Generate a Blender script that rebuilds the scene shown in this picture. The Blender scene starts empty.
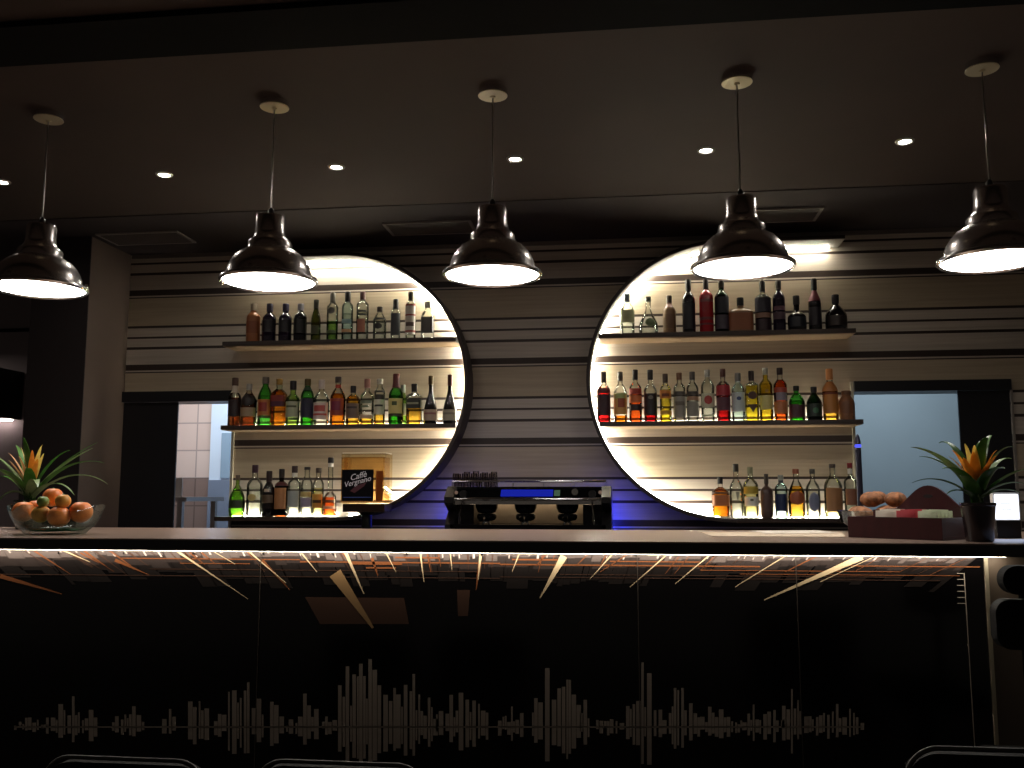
import bpy, bmesh, math, random
from mathutils import Vector, Matrix
R = math.radians
random.seed(7)
scn = bpy.context.scene
C = scn.collection

# ------------------------------------------------------------------ camera
EYE = 1.235                      # eye height, m
FPX = 920.0                      # focal length in pixels of the 1024 wide frame
PITCH = math.atan(111 / FPX)
YAW = math.atan(115 * math.cos(PITCH) / FPX)
cam = bpy.data.cameras.new('camera')
cam.sensor_width = 36.0
cam.lens = FPX / 1024 * 36.0
cam.clip_start = 0.05
co = bpy.data.objects.new('camera', cam)
co.location = (0, 0, EYE)
co.rotation_euler = (R(90) + PITCH, 0, YAW)
C.objects.link(co)
scn.camera = co

# ------------------------------------------------------------------ view, world
scn.view_settings.view_transform = 'Standard'
scn.view_settings.look = 'None'
scn.view_settings.exposure = 0.0
scn.view_settings.gamma = 1.0
scn.view_settings.use_curve_mapping = False
scn.cycles.transparent_max_bounces = 32
scn.cycles.max_bounces = 10
scn.cycles.sample_clamp_indirect = 4.0
scn.cycles.use_denoising = True
w = bpy.data.worlds.new('world')
scn.world = w
w.use_nodes = True
w.node_tree.nodes['Background'].inputs[0].default_value = (1.0, 0.86, 0.74, 1)
w.node_tree.nodes['Background'].inputs[1].default_value = 0.042

# lamp strengths
PENDANT_L = 20.0
DOWN_L = 450.0
HOOP_L = 92.0
SHELF_L = 55.0
BAR_L = 26.0
BLUE_L = 75.0


def area_light(name, loc, rot, sx, sy, power, col):
    l = bpy.data.lights.new(name, 'AREA')
    l.shape = 'RECTANGLE'
    l.size, l.size_y, l.energy, l.color = sx, sy, power, col
    o = bpy.data.objects.new(name, l)
    o.location, o.rotation_euler = loc, rot
    C.objects.link(o)
    return o


area_light('kitchen_ceiling_light', (-3.0, 6.3, 2.55), (0, 0, 0), 0.9, 0.9, 26, (0.93, 0.96, 1.0))
area_light('hall_ceiling_light', (1.9, 6.6, 2.55), (0, 0, 0), 0.9, 0.9, 17, (0.82, 0.92, 1.0))
area_light('side_room_ceiling_light', (-5.3, 5.9, 2.3), (0, 0, 0), 0.5, 0.5, 4.0, (1.0, 0.85, 0.75))


# ------------------------------------------------------------------ pixel -> point at a known distance
def ray(px, py):
    x = (px - 512) / FPX
    y = -(py - 384) / FPX
    v1 = math.cos(PITCH) - y * math.sin(PITCH)
    v2 = math.sin(PITCH) + y * math.cos(PITCH)
    c, s = math.cos(YAW), math.sin(YAW)
    return Vector((x * c - v1 * s, x * s + v1 * c, v2))


def at(px, py, Y):
    r = ray(px, py)
    t = Y / r.y
    return Vector((r.x * t, Y, EYE + r.z * t))


def atz(px, py, z):
    r = ray(px, py)
    t = (z - EYE) / r.z
    return Vector((r.x * t, r.y * t, z))


# ------------------------------------------------------------------ materials
def lin(h):
    if not isinstance(h, str):
        return tuple(h)
    h = h.lstrip('#')
    v = [int(h[i:i + 2], 16) / 255 for i in (0, 2, 4)]
    return tuple(c / 12.92 if c <= 0.04045 else ((c + 0.055) / 1.055) ** 2.4 for c in v)


_m = {}


def mat(name, col, rough=0.5, metal=0.0, spec=0.5, emit=None, noise=0.0, nscale=20.0, stretch=(1, 1, 1), coat=0.0, bump=0.0):
    if name in _m:
        return _m[name]
    m = bpy.data.materials.new(name)
    m.use_nodes = True
    nt = m.node_tree
    b = nt.nodes['Principled BSDF']
    c = lin(col)
    b.inputs['Base Color'].default_value = (*c, 1)
    b.inputs['Roughness'].default_value = rough
    b.inputs['Metallic'].default_value = metal
    b.inputs['Specular IOR Level'].default_value = spec
    b.inputs['Coat Weight'].default_value = coat
    if emit:
        b.inputs['Emission Color'].default_value = (*lin(emit[0]), 1)
        b.inputs['Emission Strength'].default_value = emit[1]
    if noise or bump:
        tc = nt.nodes.new('ShaderNodeTexCoord')
        mp = nt.nodes.new('ShaderNodeMapping')
        mp.inputs['Scale'].default_value = stretch
        n = nt.nodes.new('ShaderNodeTexNoise')
        n.inputs['Scale'].default_value = nscale
        n.inputs['Detail'].default_value = 5
        nt.links.new(tc.outputs['Object'], mp.inputs[0])
        nt.links.new(mp.outputs[0], n.inputs['Vector'])
        if noise:
            r = nt.nodes.new('ShaderNodeValToRGB')
            r.color_ramp.elements[0].position = 0.3
            r.color_ramp.elements[1].position = 0.7
            r.color_ramp.elements[0].color = (*[k * (1 - noise) for k in c], 1)
            r.color_ramp.elements[1].color = (*[min(1, k * (1 + noise)) for k in c], 1)
            nt.links.new(n.outputs['Fac'], r.inputs[0])
            nt.links.new(r.outputs[0], b.inputs['Base Color'])
        if bump:
            bp = nt.nodes.new('ShaderNodeBump')
            bp.inputs['Strength'].default_value = bump
            bp.inputs['Distance'].default_value = 0.004
            nt.links.new(n.outputs['Fac'], bp.inputs['Height'])
            nt.links.new(bp.outputs[0], b.inputs['Normal'])
    _m[name] = m
    return m


def glass(name, col, gloss=0.9):
    """thin walled glass: tinted see-through with a mirror film that grows at grazing angles"""
    if name in _m:
        return _m[name]
    m = bpy.data.materials.new(name)
    m.use_nodes = True
    nt = m.node_tree
    nt.nodes.remove(nt.nodes['Principled BSDF'])
    out = nt.nodes['Material Output']
    t = nt.nodes.new('ShaderNodeBsdfTransparent')
    g = nt.nodes.new('ShaderNodeBsdfGlossy')
    g.inputs['Roughness'].default_value = 0.04
    f = nt.nodes.new('ShaderNodeFresnel')
    f.inputs['IOR'].default_value = 1.45
    mu = nt.nodes.new('ShaderNodeMath')
    mu.operation = 'MULTIPLY'
    mu.inputs[1].default_value = gloss
    mx = nt.nodes.new('ShaderNodeMixShader')
    lw = nt.nodes.new('ShaderNodeLayerWeight')     # longer path through the wall at the rim: deeper tint
    lw.inputs['Blend'].default_value = 0.35
    mc = nt.nodes.new('ShaderNodeMix')
    mc.data_type = 'RGBA'
    c = lin(col)
    mc.inputs[6].default_value = (*c, 1)
    mc.inputs[7].default_value = (*[k ** 2.2 * 0.75 for k in c], 1)
    nt.links.new(lw.outputs['Facing'], mc.inputs[0])
    nt.links.new(mc.outputs[2], t.inputs[0])
    nt.links.new(f.outputs[0], mu.inputs[0])
    nt.links.new(mu.outputs[0], mx.inputs[0])
    nt.links.new(t.outputs[0], mx.inputs[1])
    nt.links.new(g.outputs[0], mx.inputs[2])
    nt.links.new(mx.outputs[0], out.inputs[0])
    _m[name] = m
    return m


def emis(name, col, s):
    if name in _m:
        return _m[name]
    m = bpy.data.materials.new(name)
    m.use_nodes = True
    nt = m.node_tree
    nt.nodes.remove(nt.nodes['Principled BSDF'])
    e = nt.nodes.new('ShaderNodeEmission')
    e.inputs[0].default_value = (*lin(col), 1)
    e.inputs[1].default_value = s
    nt.links.new(e.outputs[0], nt.nodes['Material Output'].inputs[0])
    _m[name] = m
    return m


def stripe_wall():
    m = bpy.data.materials.new('striped_wall_cladding')
    m.use_nodes = True
    nt = m.node_tree
    b = nt.nodes['Principled BSDF']
    b.inputs['Roughness'].default_value = 0.42
    g = nt.nodes.new('ShaderNodeNewGeometry')
    sx = nt.nodes.new('ShaderNodeSeparateXYZ')
    nt.links.new(g.outputs['Position'], sx.inputs[0])
    PER = 0.487
    a = nt.nodes.new('ShaderNodeMath'); a.operation = 'SUBTRACT'; a.inputs[0].default_value = 2.045 + 0.019 + PER * 4
    nt.links.new(sx.outputs['Z'], a.inputs[1])
    d = nt.nodes.new('ShaderNodeMath'); d.operation = 'DIVIDE'; d.inputs[1].default_value = PER
    nt.links.new(a.outputs[0], d.inputs[0])
    fr = nt.nodes.new('ShaderNodeMath'); fr.operation = 'FRACT'
    nt.links.new(d.outputs[0], fr.inputs[0])
    rp = nt.nodes.new('ShaderNodeValToRGB')
    cr = rp.color_ramp
    cr.interpolation = 'CONSTANT'
    dark, tan, pale = lin('33261f'), lin('b0a088'), lin('b9aea0')
    stops = [(0, dark), (0.038, pale), (0.047, dark), (0.055, tan)]
    for o, hw in ((0.223, 0.0075), (0.293, 0.006), (0.362, 0.0085)):
        c0 = o + 0.019
        stops += [(c0 - hw, dark), (c0 + hw, pale)]
    stops = [(p / PER, c) for p, c in stops]
    while len(cr.elements) < len(stops):
        cr.elements.new(0.5)
    for e, (p, c) in zip(cr.elements, stops):
        e.position = p
    for e, (p, c) in zip(cr.elements, stops):
        e.position = p
        e.color = (*c, 1)
    nt.links.new(fr.outputs[0], rp.inputs[0])
    mp = nt.nodes.new('ShaderNodeMapping'); mp.inputs['Scale'].default_value = (0.7, 1, 26)
    nt.links.new(g.outputs['Position'], mp.inputs[0])
    n = nt.nodes.new('ShaderNodeTexNoise'); n.inputs['Scale'].default_value = 3; n.inputs['Detail'].default_value = 6
    nt.links.new(mp.outputs[0], n.inputs['Vector'])
    mr = nt.nodes.new('ShaderNodeMapRange')
    mr.inputs[1].default_value = 0.3; mr.inputs[2].default_value = 0.7
    mr.inputs[3].default_value = 0.86; mr.inputs[4].default_value = 1.08
    nt.links.new(n.outputs['Fac'], mr.inputs[0])
    mx = nt.nodes.new('ShaderNodeMix'); mx.data_type = 'RGBA'; mx.blend_type = 'MULTIPLY'
    mx.inputs[0].default_value = 1
    nt.links.new(rp.outputs[0], mx.inputs[6]); nt.links.new(mr.outputs[0], mx.inputs[7])
    nt.links.new(mx.outputs[2], b.inputs['Base Color'])
    return m


def tile_mat():
    m = bpy.data.materials.new('kitchen_tiles')
    m.use_nodes = True
    nt = m.node_tree
    b = nt.nodes['Principled BSDF']
    b.inputs['Roughness'].default_value = 0.3
    g = nt.nodes.new('ShaderNodeNewGeometry')
    mp = nt.nodes.new('ShaderNodeMapping'); mp.inputs['Rotation'].default_value = (R(90), 0, 0)
    mp.inputs['Location'].default_value = (-at(197, 440, 7.2).x, at(190, 478, 7.2).z, 0)
    nt.links.new(g.outputs['Position'], mp.inputs[0])
    br = nt.nodes.new('ShaderNodeTexBrick')
    br.offset = 0
    br.inputs['Scale'].default_value = 1
    br.inputs['Brick Width'].default_value = 0.32
    br.inputs['Row Height'].default_value = at(190, 450.5, 7.2).z - at(190, 478, 7.2).z
    br.inputs['Mortar Size'].default_value = 0.006
    br.inputs['Color1'].default_value = (*lin('d9c8c0'), 1)
    br.inputs['Color2'].default_value = (*lin('d2bfb6'), 1)
    br.inputs['Mortar'].default_value = (*lin('a89a96'), 1)
    nt.links.new(mp.outputs[0], br.inputs['Vector'])
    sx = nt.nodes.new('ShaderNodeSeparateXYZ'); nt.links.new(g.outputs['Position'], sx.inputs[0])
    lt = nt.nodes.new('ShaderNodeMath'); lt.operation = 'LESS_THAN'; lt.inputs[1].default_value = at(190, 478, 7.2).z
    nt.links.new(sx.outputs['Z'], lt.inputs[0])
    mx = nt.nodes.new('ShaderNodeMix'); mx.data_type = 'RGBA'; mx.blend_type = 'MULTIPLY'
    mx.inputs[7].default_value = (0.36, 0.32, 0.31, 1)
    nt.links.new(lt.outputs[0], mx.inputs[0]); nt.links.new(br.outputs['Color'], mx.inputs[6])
    nt.links.new(mx.outputs[2], b.inputs['Base Color'])
    return m


M = dict(
    stripe=stripe_wall(), tile=tile_mat(),
    ceil=mat('brown_ceiling_paint', '453730', 0.75, noise=0.05, nscale=3),
    soffit=mat('dark_ceiling_paint', '33292a', 0.7, noise=0.05, nscale=3),
    beam=mat('black_ceiling_paint', '050404', 0.85, spec=0.15),
    pillar=mat('brown_grey_pillar_paint', '5a4a42', 0.6, noise=0.06, nscale=2),
    darkwall=mat('dark_brown_wall_paint', '4a4144', 0.6, noise=0.05, nscale=2),
    floor=mat('dark_floor_tiles', '2a2422', 0.3, noise=0.2, nscale=4),
    hoop=mat('dark_brown_laminate', '2c211d', 0.45, noise=0.12, nscale=6, stretch=(1, 1, 8)),
    hoopin=mat('white_laminate', 'd8d4c8', 0.5),
    shelf=mat('dark_shelf_laminate', '33261f', 0.4, noise=0.15, nscale=8, stretch=(1, 8, 8)),
    shelfu=mat('tan_shelf_underside', '8d7358', 0.5, noise=0.1, nscale=8, stretch=(1, 8, 8)),
    doorblk=mat('black_door_laminate', '16161a', 0.35),
    counter=mat('taupe_worktop_laminate', '8a7466', 0.28, noise=0.12, nscale=7, stretch=(1, 9, 1)),
    cedge=mat('black_worktop_edge', '0c0a0a', 0.3),
    panel=mat('black_gloss_panel', '060506', 0.16, spec=0.45),
    steel=mat('brushed_steel', 'b8b4ae', 0.28, 1.0),
    chrome=mat('polished_chrome', 'd6d4d0', 0.07, 1.0),
    gun=mat('dark_polished_metal', 'e6e4e2', 0.24, 1.0),
    black=mat('black_plastic', '0d0c0d', 0.3),
    blackm=mat('black_metal', '161516', 0.22, 0.6),
    white=mat('white_enamel', 'e8e6e0', 0.35),
    lampin=mat('white_reflector', 'f0eeea', 0.5),
)


# ------------------------------------------------------------------ mesh helpers
def obj(name, bm, material, parent=None, smooth=False, bevel=0.0):
    if bevel:
        bmesh.ops.bevel(bm, geom=[e for e in bm.edges if e.calc_face_angle(0) > 0.6], offset=bevel, segments=2, affect='EDGES', profile=0.5)
    me = bpy.data.meshes.new(name)
    bmesh.ops.recalc_face_normals(bm, faces=bm.faces[:])
    bm.to_mesh(me)
    bm.free()
    if isinstance(material, (list, tuple)):
        for k in material:
            me.materials.append(k)
    else:
        me.materials.append(material)
    if smooth:
        for p in me.polygons:
            p.use_smooth = True
        me.set_sharp_from_angle(angle=R(40))
    o = bpy.data.objects.new(name, me)
    C.objects.link(o)
    if parent is not None:
        o.parent = parent
        o.matrix_parent_inverse = parent.matrix_basis.inverted()   # children are given in room coordinates
    return o


def tag(o, label, cat, group=None):
    o['label'] = label
    o['category'] = cat
    if group:
        o['group'] = group
    return o


def struct(name, bm, material, parent=None, bevel=0.0):
    o = obj(name, bm, material, parent, bevel=bevel)
    if parent is None:
        o['kind'] = 'structure'
    return o


def thing(name, label, cat, loc, group=None):
    o = bpy.data.objects.new(name, None)
    o.empty_display_size = 0.05
    o.location = loc
    C.objects.link(o)
    return tag(o, label, cat, group)


def BM():
    return bmesh.new()


def box(bm, x0, x1, y0, y1, z0, z1, mi=0):
    v = [bm.verts.new((x, y, z)) for x in (x0, x1) for y in (y0, y1) for z in (z0, z1)]
    fs = []
    for q in ((0, 1, 3, 2), (4, 6, 7, 5), (0, 4, 5, 1), (2, 3, 7, 6), (0, 2, 6, 4), (1, 5, 7, 3)):
        f = bm.faces.new([v[i] for i in q])
        f.material_index = mi
        fs.append(f)
    return bm


def lathe(bm, prof, c=(0, 0, 0), seg=28, sq=0.0, a0=0.0, a1=2 * math.pi, ysc=1.0, cap=True):
    """revolve (r, z) pairs; sq in 0..1 squares the cross-section; ysc flattens it front to back"""
    full = abs(a1 - a0 - 2 * math.pi) < 1e-6
    n = seg if full else seg + 1
    rings = []
    for r, z in prof:
        ring = []
        for i in range(n):
            a = a0 + (a1 - a0) * i / seg
            ca, sa = math.cos(a), math.sin(a)
            k = 1.0
            if sq:
                e = 2 + 6 * sq
                k = (abs(ca) ** e + abs(sa) ** e) ** (-1 / e)
            ring.append(bm.verts.new((c[0] + r * k * ca, c[1] + r * k * sa * ysc, c[2] + z)))
        rings.append(ring)
    for A, B in zip(rings, rings[1:]):
        for i in range(n if full else n - 1):
            j = (i + 1) % n
            bm.faces.new((A[i], A[j], B[j], B[i]))
    if full and cap:
        if prof[0][0] > 1e-5:
            bm.faces.new(rings[0][::-1])
        if prof[-1][0] > 1e-5:
            bm.faces.new(rings[-1])
    return bm


def tube(bm, pts, r, seg=10, closed=False, radii=None):
    pts = [Vector(p) for p in pts]
    rings = []
    n = len(pts)
    up = Vector((0.13, 0.21, 1)).normalized()
    for i, p in enumerate(pts):
        if closed:
            t = pts[(i + 1) % n] - pts[i - 1]
        else:
            t = pts[min(i + 1, n - 1)] - pts[max(i - 1, 0)]
        t.normalize()
        a = t.cross(up)
        if a.length < 1e-3:
            a = t.cross(Vector((1, 0, 0)))
        a.normalize()
        b = t.cross(a)
        rr = radii[i] if radii else r
        rings.append([bm.verts.new(p + rr * (math.cos(q) * a + math.sin(q) * b)) for q in [2 * math.pi * k / seg for k in range(seg)]])
    for i in range(n if closed else n - 1):
        A, B = rings[i], rings[(i + 1) % n]
        for k in range(seg):
            j = (k + 1) % seg
            bm.faces.new((A[k], A[j], B[j], B[k]))
    if not closed:
        bm.faces.new(rings[0][::-1])
        bm.faces.new(rings[-1])
    return bm


def prism(bm, pts, vec, mi=0):
    """closed outline of points extruded along vec"""
    vec = Vector(vec)
    A = [bm.verts.new(p) for p in pts]
    B = [bm.verts.new(Vector(p) + vec) for p in pts]
    n = len(pts)
    f = [bm.faces.new(A[::-1]), bm.faces.new(B)]
    for i in range(n):
        j = (i + 1) % n
        f.append(bm.faces.new((A[i], A[j], B[j], B[i])))
    for q in f:
        q.material_index = mi
    return bm


def ball(bm, c, r, squash=1.0, seg=24):
    lathe(bm, [(max(1e-6, r * math.sin(math.pi * i / 12)), -r * squash * math.cos(math.pi * i / 12)) for i in range(13)], c, seg, cap=False)
    bmesh.ops.remove_doubles(bm, verts=bm.verts[:], dist=1e-5)
    return bm


def text_mesh(name, body, size, material, parent, loc, rot, shear=0.0, extrude=0.0006):
    cu = bpy.data.curves.new(name, 'FONT')
    cu.body = body
    cu.size = size
    cu.align_x = 'CENTER'
    cu.align_y = 'CENTER'
    cu.shear = shear
    cu.extrude = extrude
    t = bpy.data.objects.new(name, cu)
    C.objects.link(t)
    bpy.context.view_layer.update()
    me = bpy.data.meshes.new_from_object(t.evaluated_get(bpy.context.evaluated_depsgraph_get()))
    bpy.data.objects.remove(t)
    me.materials.clear()
    me.materials.append(material)
    o = bpy.data.objects.new(name, me)
    C.objects.link(o)
    me.transform(Matrix.Translation(loc) @ Matrix.Rotation(rot[2], 4, 'Z') @ Matrix.Rotation(rot[0], 4, 'X') @ Matrix.Rotation(rot[1], 4, 'Z'))
    o.parent = parent
    bpy.context.view_layer.update()
    o.matrix_parent_inverse = parent.matrix_basis.inverted()
    return o


# ================================================================== THE SETTING
WY = 5.5          # back wall
ZC = 2.788        # ceiling
DLX0, DLX1 = -3.18, -2.445    # left doorway
DRX0, DRX1 = 1.305, 2.165     # right doorway
DTOP = 1.887

b = BM(); box(b, -7, 5, -1.5, 9, -0.1, 0); struct('floor', b, M['floor'])
b = BM(); box(b, -7, 5, -1.5, 4.70, ZC, ZC + 0.12); struct('ceiling', b, M['ceil'])
b = BM(); box(b, -7, 5, 4.70, 9, ZC - 0.004, ZC + 0.12); struct('ceiling_back', b, M['soffit'])
b = BM(); box(b, -7, 5, 2.648, 2.908, ZC - 0.02, ZC); struct('trim_1', b, M['beam'])

b = BM()
box(b, DLX1, DRX0, WY, WY + 0.15, 0, ZC)
box(b, -3.6, DLX1, WY, WY + 0.15, DTOP, ZC)
box(b, DRX0, DRX1, WY, WY + 0.15, DTOP, ZC)
box(b, DRX1, 4.5, WY, WY + 0.15, 0, ZC)
struct('wall_back', b, M['stripe'])
b = BM(); box(b, -3.17, 4.5, WY - 0.012, WY, ZC - 0.03, ZC - 0.005); struct('trim_2', b, mat('grey_cornice', '6d6560', 0.35))
# pale metal edges of the two doorways
b = BM(); box(b, DLX1 - 0.004, DLX1 + 0.012, WY - 0.012, WY, 0, DTOP); struct('trim_3', b, mat('pale_metal_trim', 'cfc9b4', 0.35, 0.3))
b = BM(); box(b, DRX0 - 0.012, DRX0 + 0.004, WY - 0.012, WY, 0, DTOP); struct('trim_4', b, mat('pale_metal_trim', 'cfc9b4'))
# door headers
b = BM(); box(b, DLX0, DLX1 - 0.005, WY - 0.03, WY + 0.15, 1.82, DTOP); struct('trim_5', b, M['doorblk'])
b = BM(); box(b, DRX0 + 0.005, DRX1, WY - 0.03, WY + 0.15, 1.826, DTOP); struct('trim_6', b, M['doorblk'])
# sliding doors pushed half open
d = BM(); box(d, DLX0 - 0.12, -2.815, WY + 0.001, WY + 0.013, 0.0, 1.819)
o = struct('door_1', d, M['doorblk'])
h = BM(); box(h, -2.87, -2.85, WY - 0.006, WY, 0.85, 1.03); obj('door_handle', h, M['steel'], o)
d = BM(); box(d, 1.885, DRX1 - 0.002, WY + 0.001, WY + 0.013, 0.0, 1.825)
o = struct('door_2', d, M['doorblk'])
h = BM(); box(h, 1.91, 1.93, WY - 0.006, WY, 0.85, 1.03); obj('door_handle', h, M['steel'], o)
# pale jamb of the right doorway
b = BM(); box(b, DRX1, DRX1 + 0.012, WY - 0.012, WY, 0, DTOP); struct('trim_7', b, mat('grey_metal_trim', '8f877e', 0.35, 0.2))

# pillar at the left
pxl = at(26, 380, 5.05).x
b = BM(); box(b, pxl, -3.18, 5.056, WY, 0, ZC); struct('wall_pillar', b, M['pillar'])
b = BM(); box(b, pxl, -3.18, 5.05, 5.0555, 0, ZC); struct('pillar_front_shade', b, mat('shaded_pillar_front', '241d1e', 0.5, noise=0.08, nscale=3))  # darker sheet paints the shade on the pillar's front face

# kitchen behind the left doorway
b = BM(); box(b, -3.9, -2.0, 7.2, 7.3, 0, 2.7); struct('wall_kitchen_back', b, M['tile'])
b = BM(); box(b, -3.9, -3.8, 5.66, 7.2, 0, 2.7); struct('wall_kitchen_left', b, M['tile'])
b = BM(); box(b, -2.1, -2.0, 5.66, 7.2, 0, 2.7); struct('wall_kitchen_right', b, mat('pale_blue_wall', 'c3d2e2', 0.5))
b = BM(); box(b, -3.9, -2.0, 5.65, 7.3, 2.6, 2.7); struct('ceiling_kitchen', b, M['white'])
kx0 = at(211, 440, 7.15).x
b = BM(); box(b, kx0, -2.1, 7.14, 7.2, 0, 2.6); struct('trim_8', b, mat('pale_blue_frame', 'cfe2f6', 0.4))
p0, p1 = at(222, 433, 7.13), at(240, 478, 7.13)
b = BM(); box(b, p0.x, p1.x, 7.125, 7.139, p1.z, p0.z); struct('window_1', b, mat('blue_grey_pane', '8fa9c0', 0.15))
b = BM(); box(b, kx0 + 0.005, -2.105, 7.12, 7.139, 0, at(222, 480, 7.13).z); struct('trim_9', b, mat('blue_grey_lower_panel', '76849a', 0.4))

# hall behind the right doorway
b = BM(); box(b, 1.0, 3.4, 7.5, 7.6, 0, 2.7); struct('wall_hall_back', b, mat('grey_blue_plaster', '9aa9b2', 0.7, noise=0.04, nscale=2))
b = BM(); box(b, 3.3, 3.4, 5.66, 7.5, 0, 2.7); struct('wall_hall_right', b, mat('grey_blue_plaster', '9aa9b2'))
b = BM(); box(b, 1.0, 1.1, 5.66, 7.5, 0, 2.7); struct('wall_hall_left', b, mat('grey_blue_plaster', '9aa9b2'))
b = BM(); box(b, 1.0, 3.4, 5.65, 7.6, 2.6, 2.7); struct('ceiling_hall', b, M['white'])

# side room left of the pillar
b = BM(); box(b, -7, -3.6, 6.4, 6.5, 0, ZC); struct('wall_side_room', b, mat('mauve_grey_plaster', '83787a', 0.6, noise=0.05, nscale=2))
b = BM(); box(b, -3.7, -3.6, 5.5, 6.4, 0, ZC); struct('wall_side_return', b, M['pillar'])
z = at(10, 330, 6.38).z
b = BM(); box(b, -7, -3.7, 6.385, 6.4, z - 0.012, z + 0.012); struct('trim_10', b, M['beam'])
t0, t1 = at(-40, 372, 6.3), at(14, 419, 6.3)
tv = thing('wall_cupboard', 'black wall cupboard at the left edge, beyond the pillar', 'cupboard', (t1.x - 0.25, 6.385, t1.z))
b = BM(); box(b, t0.x - 0.2, t1.x, 6.10, 6.385, t1.z, t0.z); obj('body', b, M['black'], tv, bevel=0.004)
b = BM(); box(b, t0.x - 0.19, t1.x - 0.01, 6.085, 6.0995, t1.z - 0.028, t0.z - 0.01); obj('door', b, mat('black_gloss_lacquer', '101012', 0.2), tv, bevel=0.003)

b = BM(); box(b, t0.x - 0.1, t1.x - 0.05, 6.34, 6.36, t1.z - 0.008, t1.z - 0.0003); obj('light_strip', b, emis('cupboard_led', 'ffeae2', 22.0), tv)
# ================================================================== CEILING FITTINGS
for k, (xa, xb, lab) in enumerate(((-3.127, -2.609, 'leftmost of the three slim ceiling vents, above the left doorway'),
                                   (-1.372, -0.857, 'ceiling vent behind the middle pendant lamp'),
                                   (0.63, 1.082, 'ceiling vent behind the fourth pendant lamp, rightmost of three'))):
    v = thing('ceiling_vent', lab, 'vent', ((xa + xb) / 2, 5.115, ZC - 0.004), 'ceiling vents')
    z0 = ZC - 0.0045
    b = BM()
    box(b, xa, xb, 4.995, 5.012, z0 - 0.008, z0); box(b, xa, xb, 5.224, 5.241, z0 - 0.008, z0)
    box(b, xa, xa + 0.017, 5.012, 5.224, z0 - 0.008, z0); box(b, xb - 0.017, xb, 5.012, 5.224, z0 - 0.008, z0)
    obj('frame', b, mat('grey_vent_frame', '8c8480', 0.4), v)
    b = BM()
    for i in range(9):
        y = 5.02 + i * 0.0235
        prism(b, [(xa + 0.018, y, z0 - 0.001), (xa + 0.018, y + 0.004, z0 - 0.001), (xa + 0.018, y + 0.016, z0 - 0.009), (xa + 0.018, y + 0.012, z0 - 0.009)], (xb - xa - 0.036, 0, 0))
    obj('louvre', b, mat('dark_vent_slats', '544c4a', 0.4), v)

spot_txt = ['recessed ceiling spotlight cut by the left edge of the photo', 'recessed ceiling spotlight right of the leftmost pendant lamp',
            'recessed ceiling spotlight right of the second pendant cable', 'recessed ceiling spotlight just right of the middle pendant cable',
            'recessed ceiling spotlight left of the fourth pendant cable', 'recessed ceiling spotlight left of the rightmost pendant lamp']
for (px, py), lab in zip([(3, 182), (164, 174), (336, 166), (515, 158), (706, 150), (904, 142)], spot_txt):
    p = atz(px, py, ZC)
    s = thing('recessed_spotlight', lab, 'spotlight', (p.x, 4.09, ZC), 'recessed ceiling spotlights')
    b = BM()
    lathe(b, [(0.024, 0), (0.030, -0.008), (0.038, -0.006), (0.041, 0.0)], (p.x, 4.09, ZC - 0.0005), 32, cap=False)
    obj('trim_ring', b, M['steel'], s, True)
    b = BM()
    lathe(b, [(0.0245, -0.0015), (0.018, -0.004), (0.0001, -0.005)], (p.x, 4.09, ZC - 0.0005), 24)
    obj('bulb', b, emis('spot_glow', 'fff2e6', DOWN_L), s, True)

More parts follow.
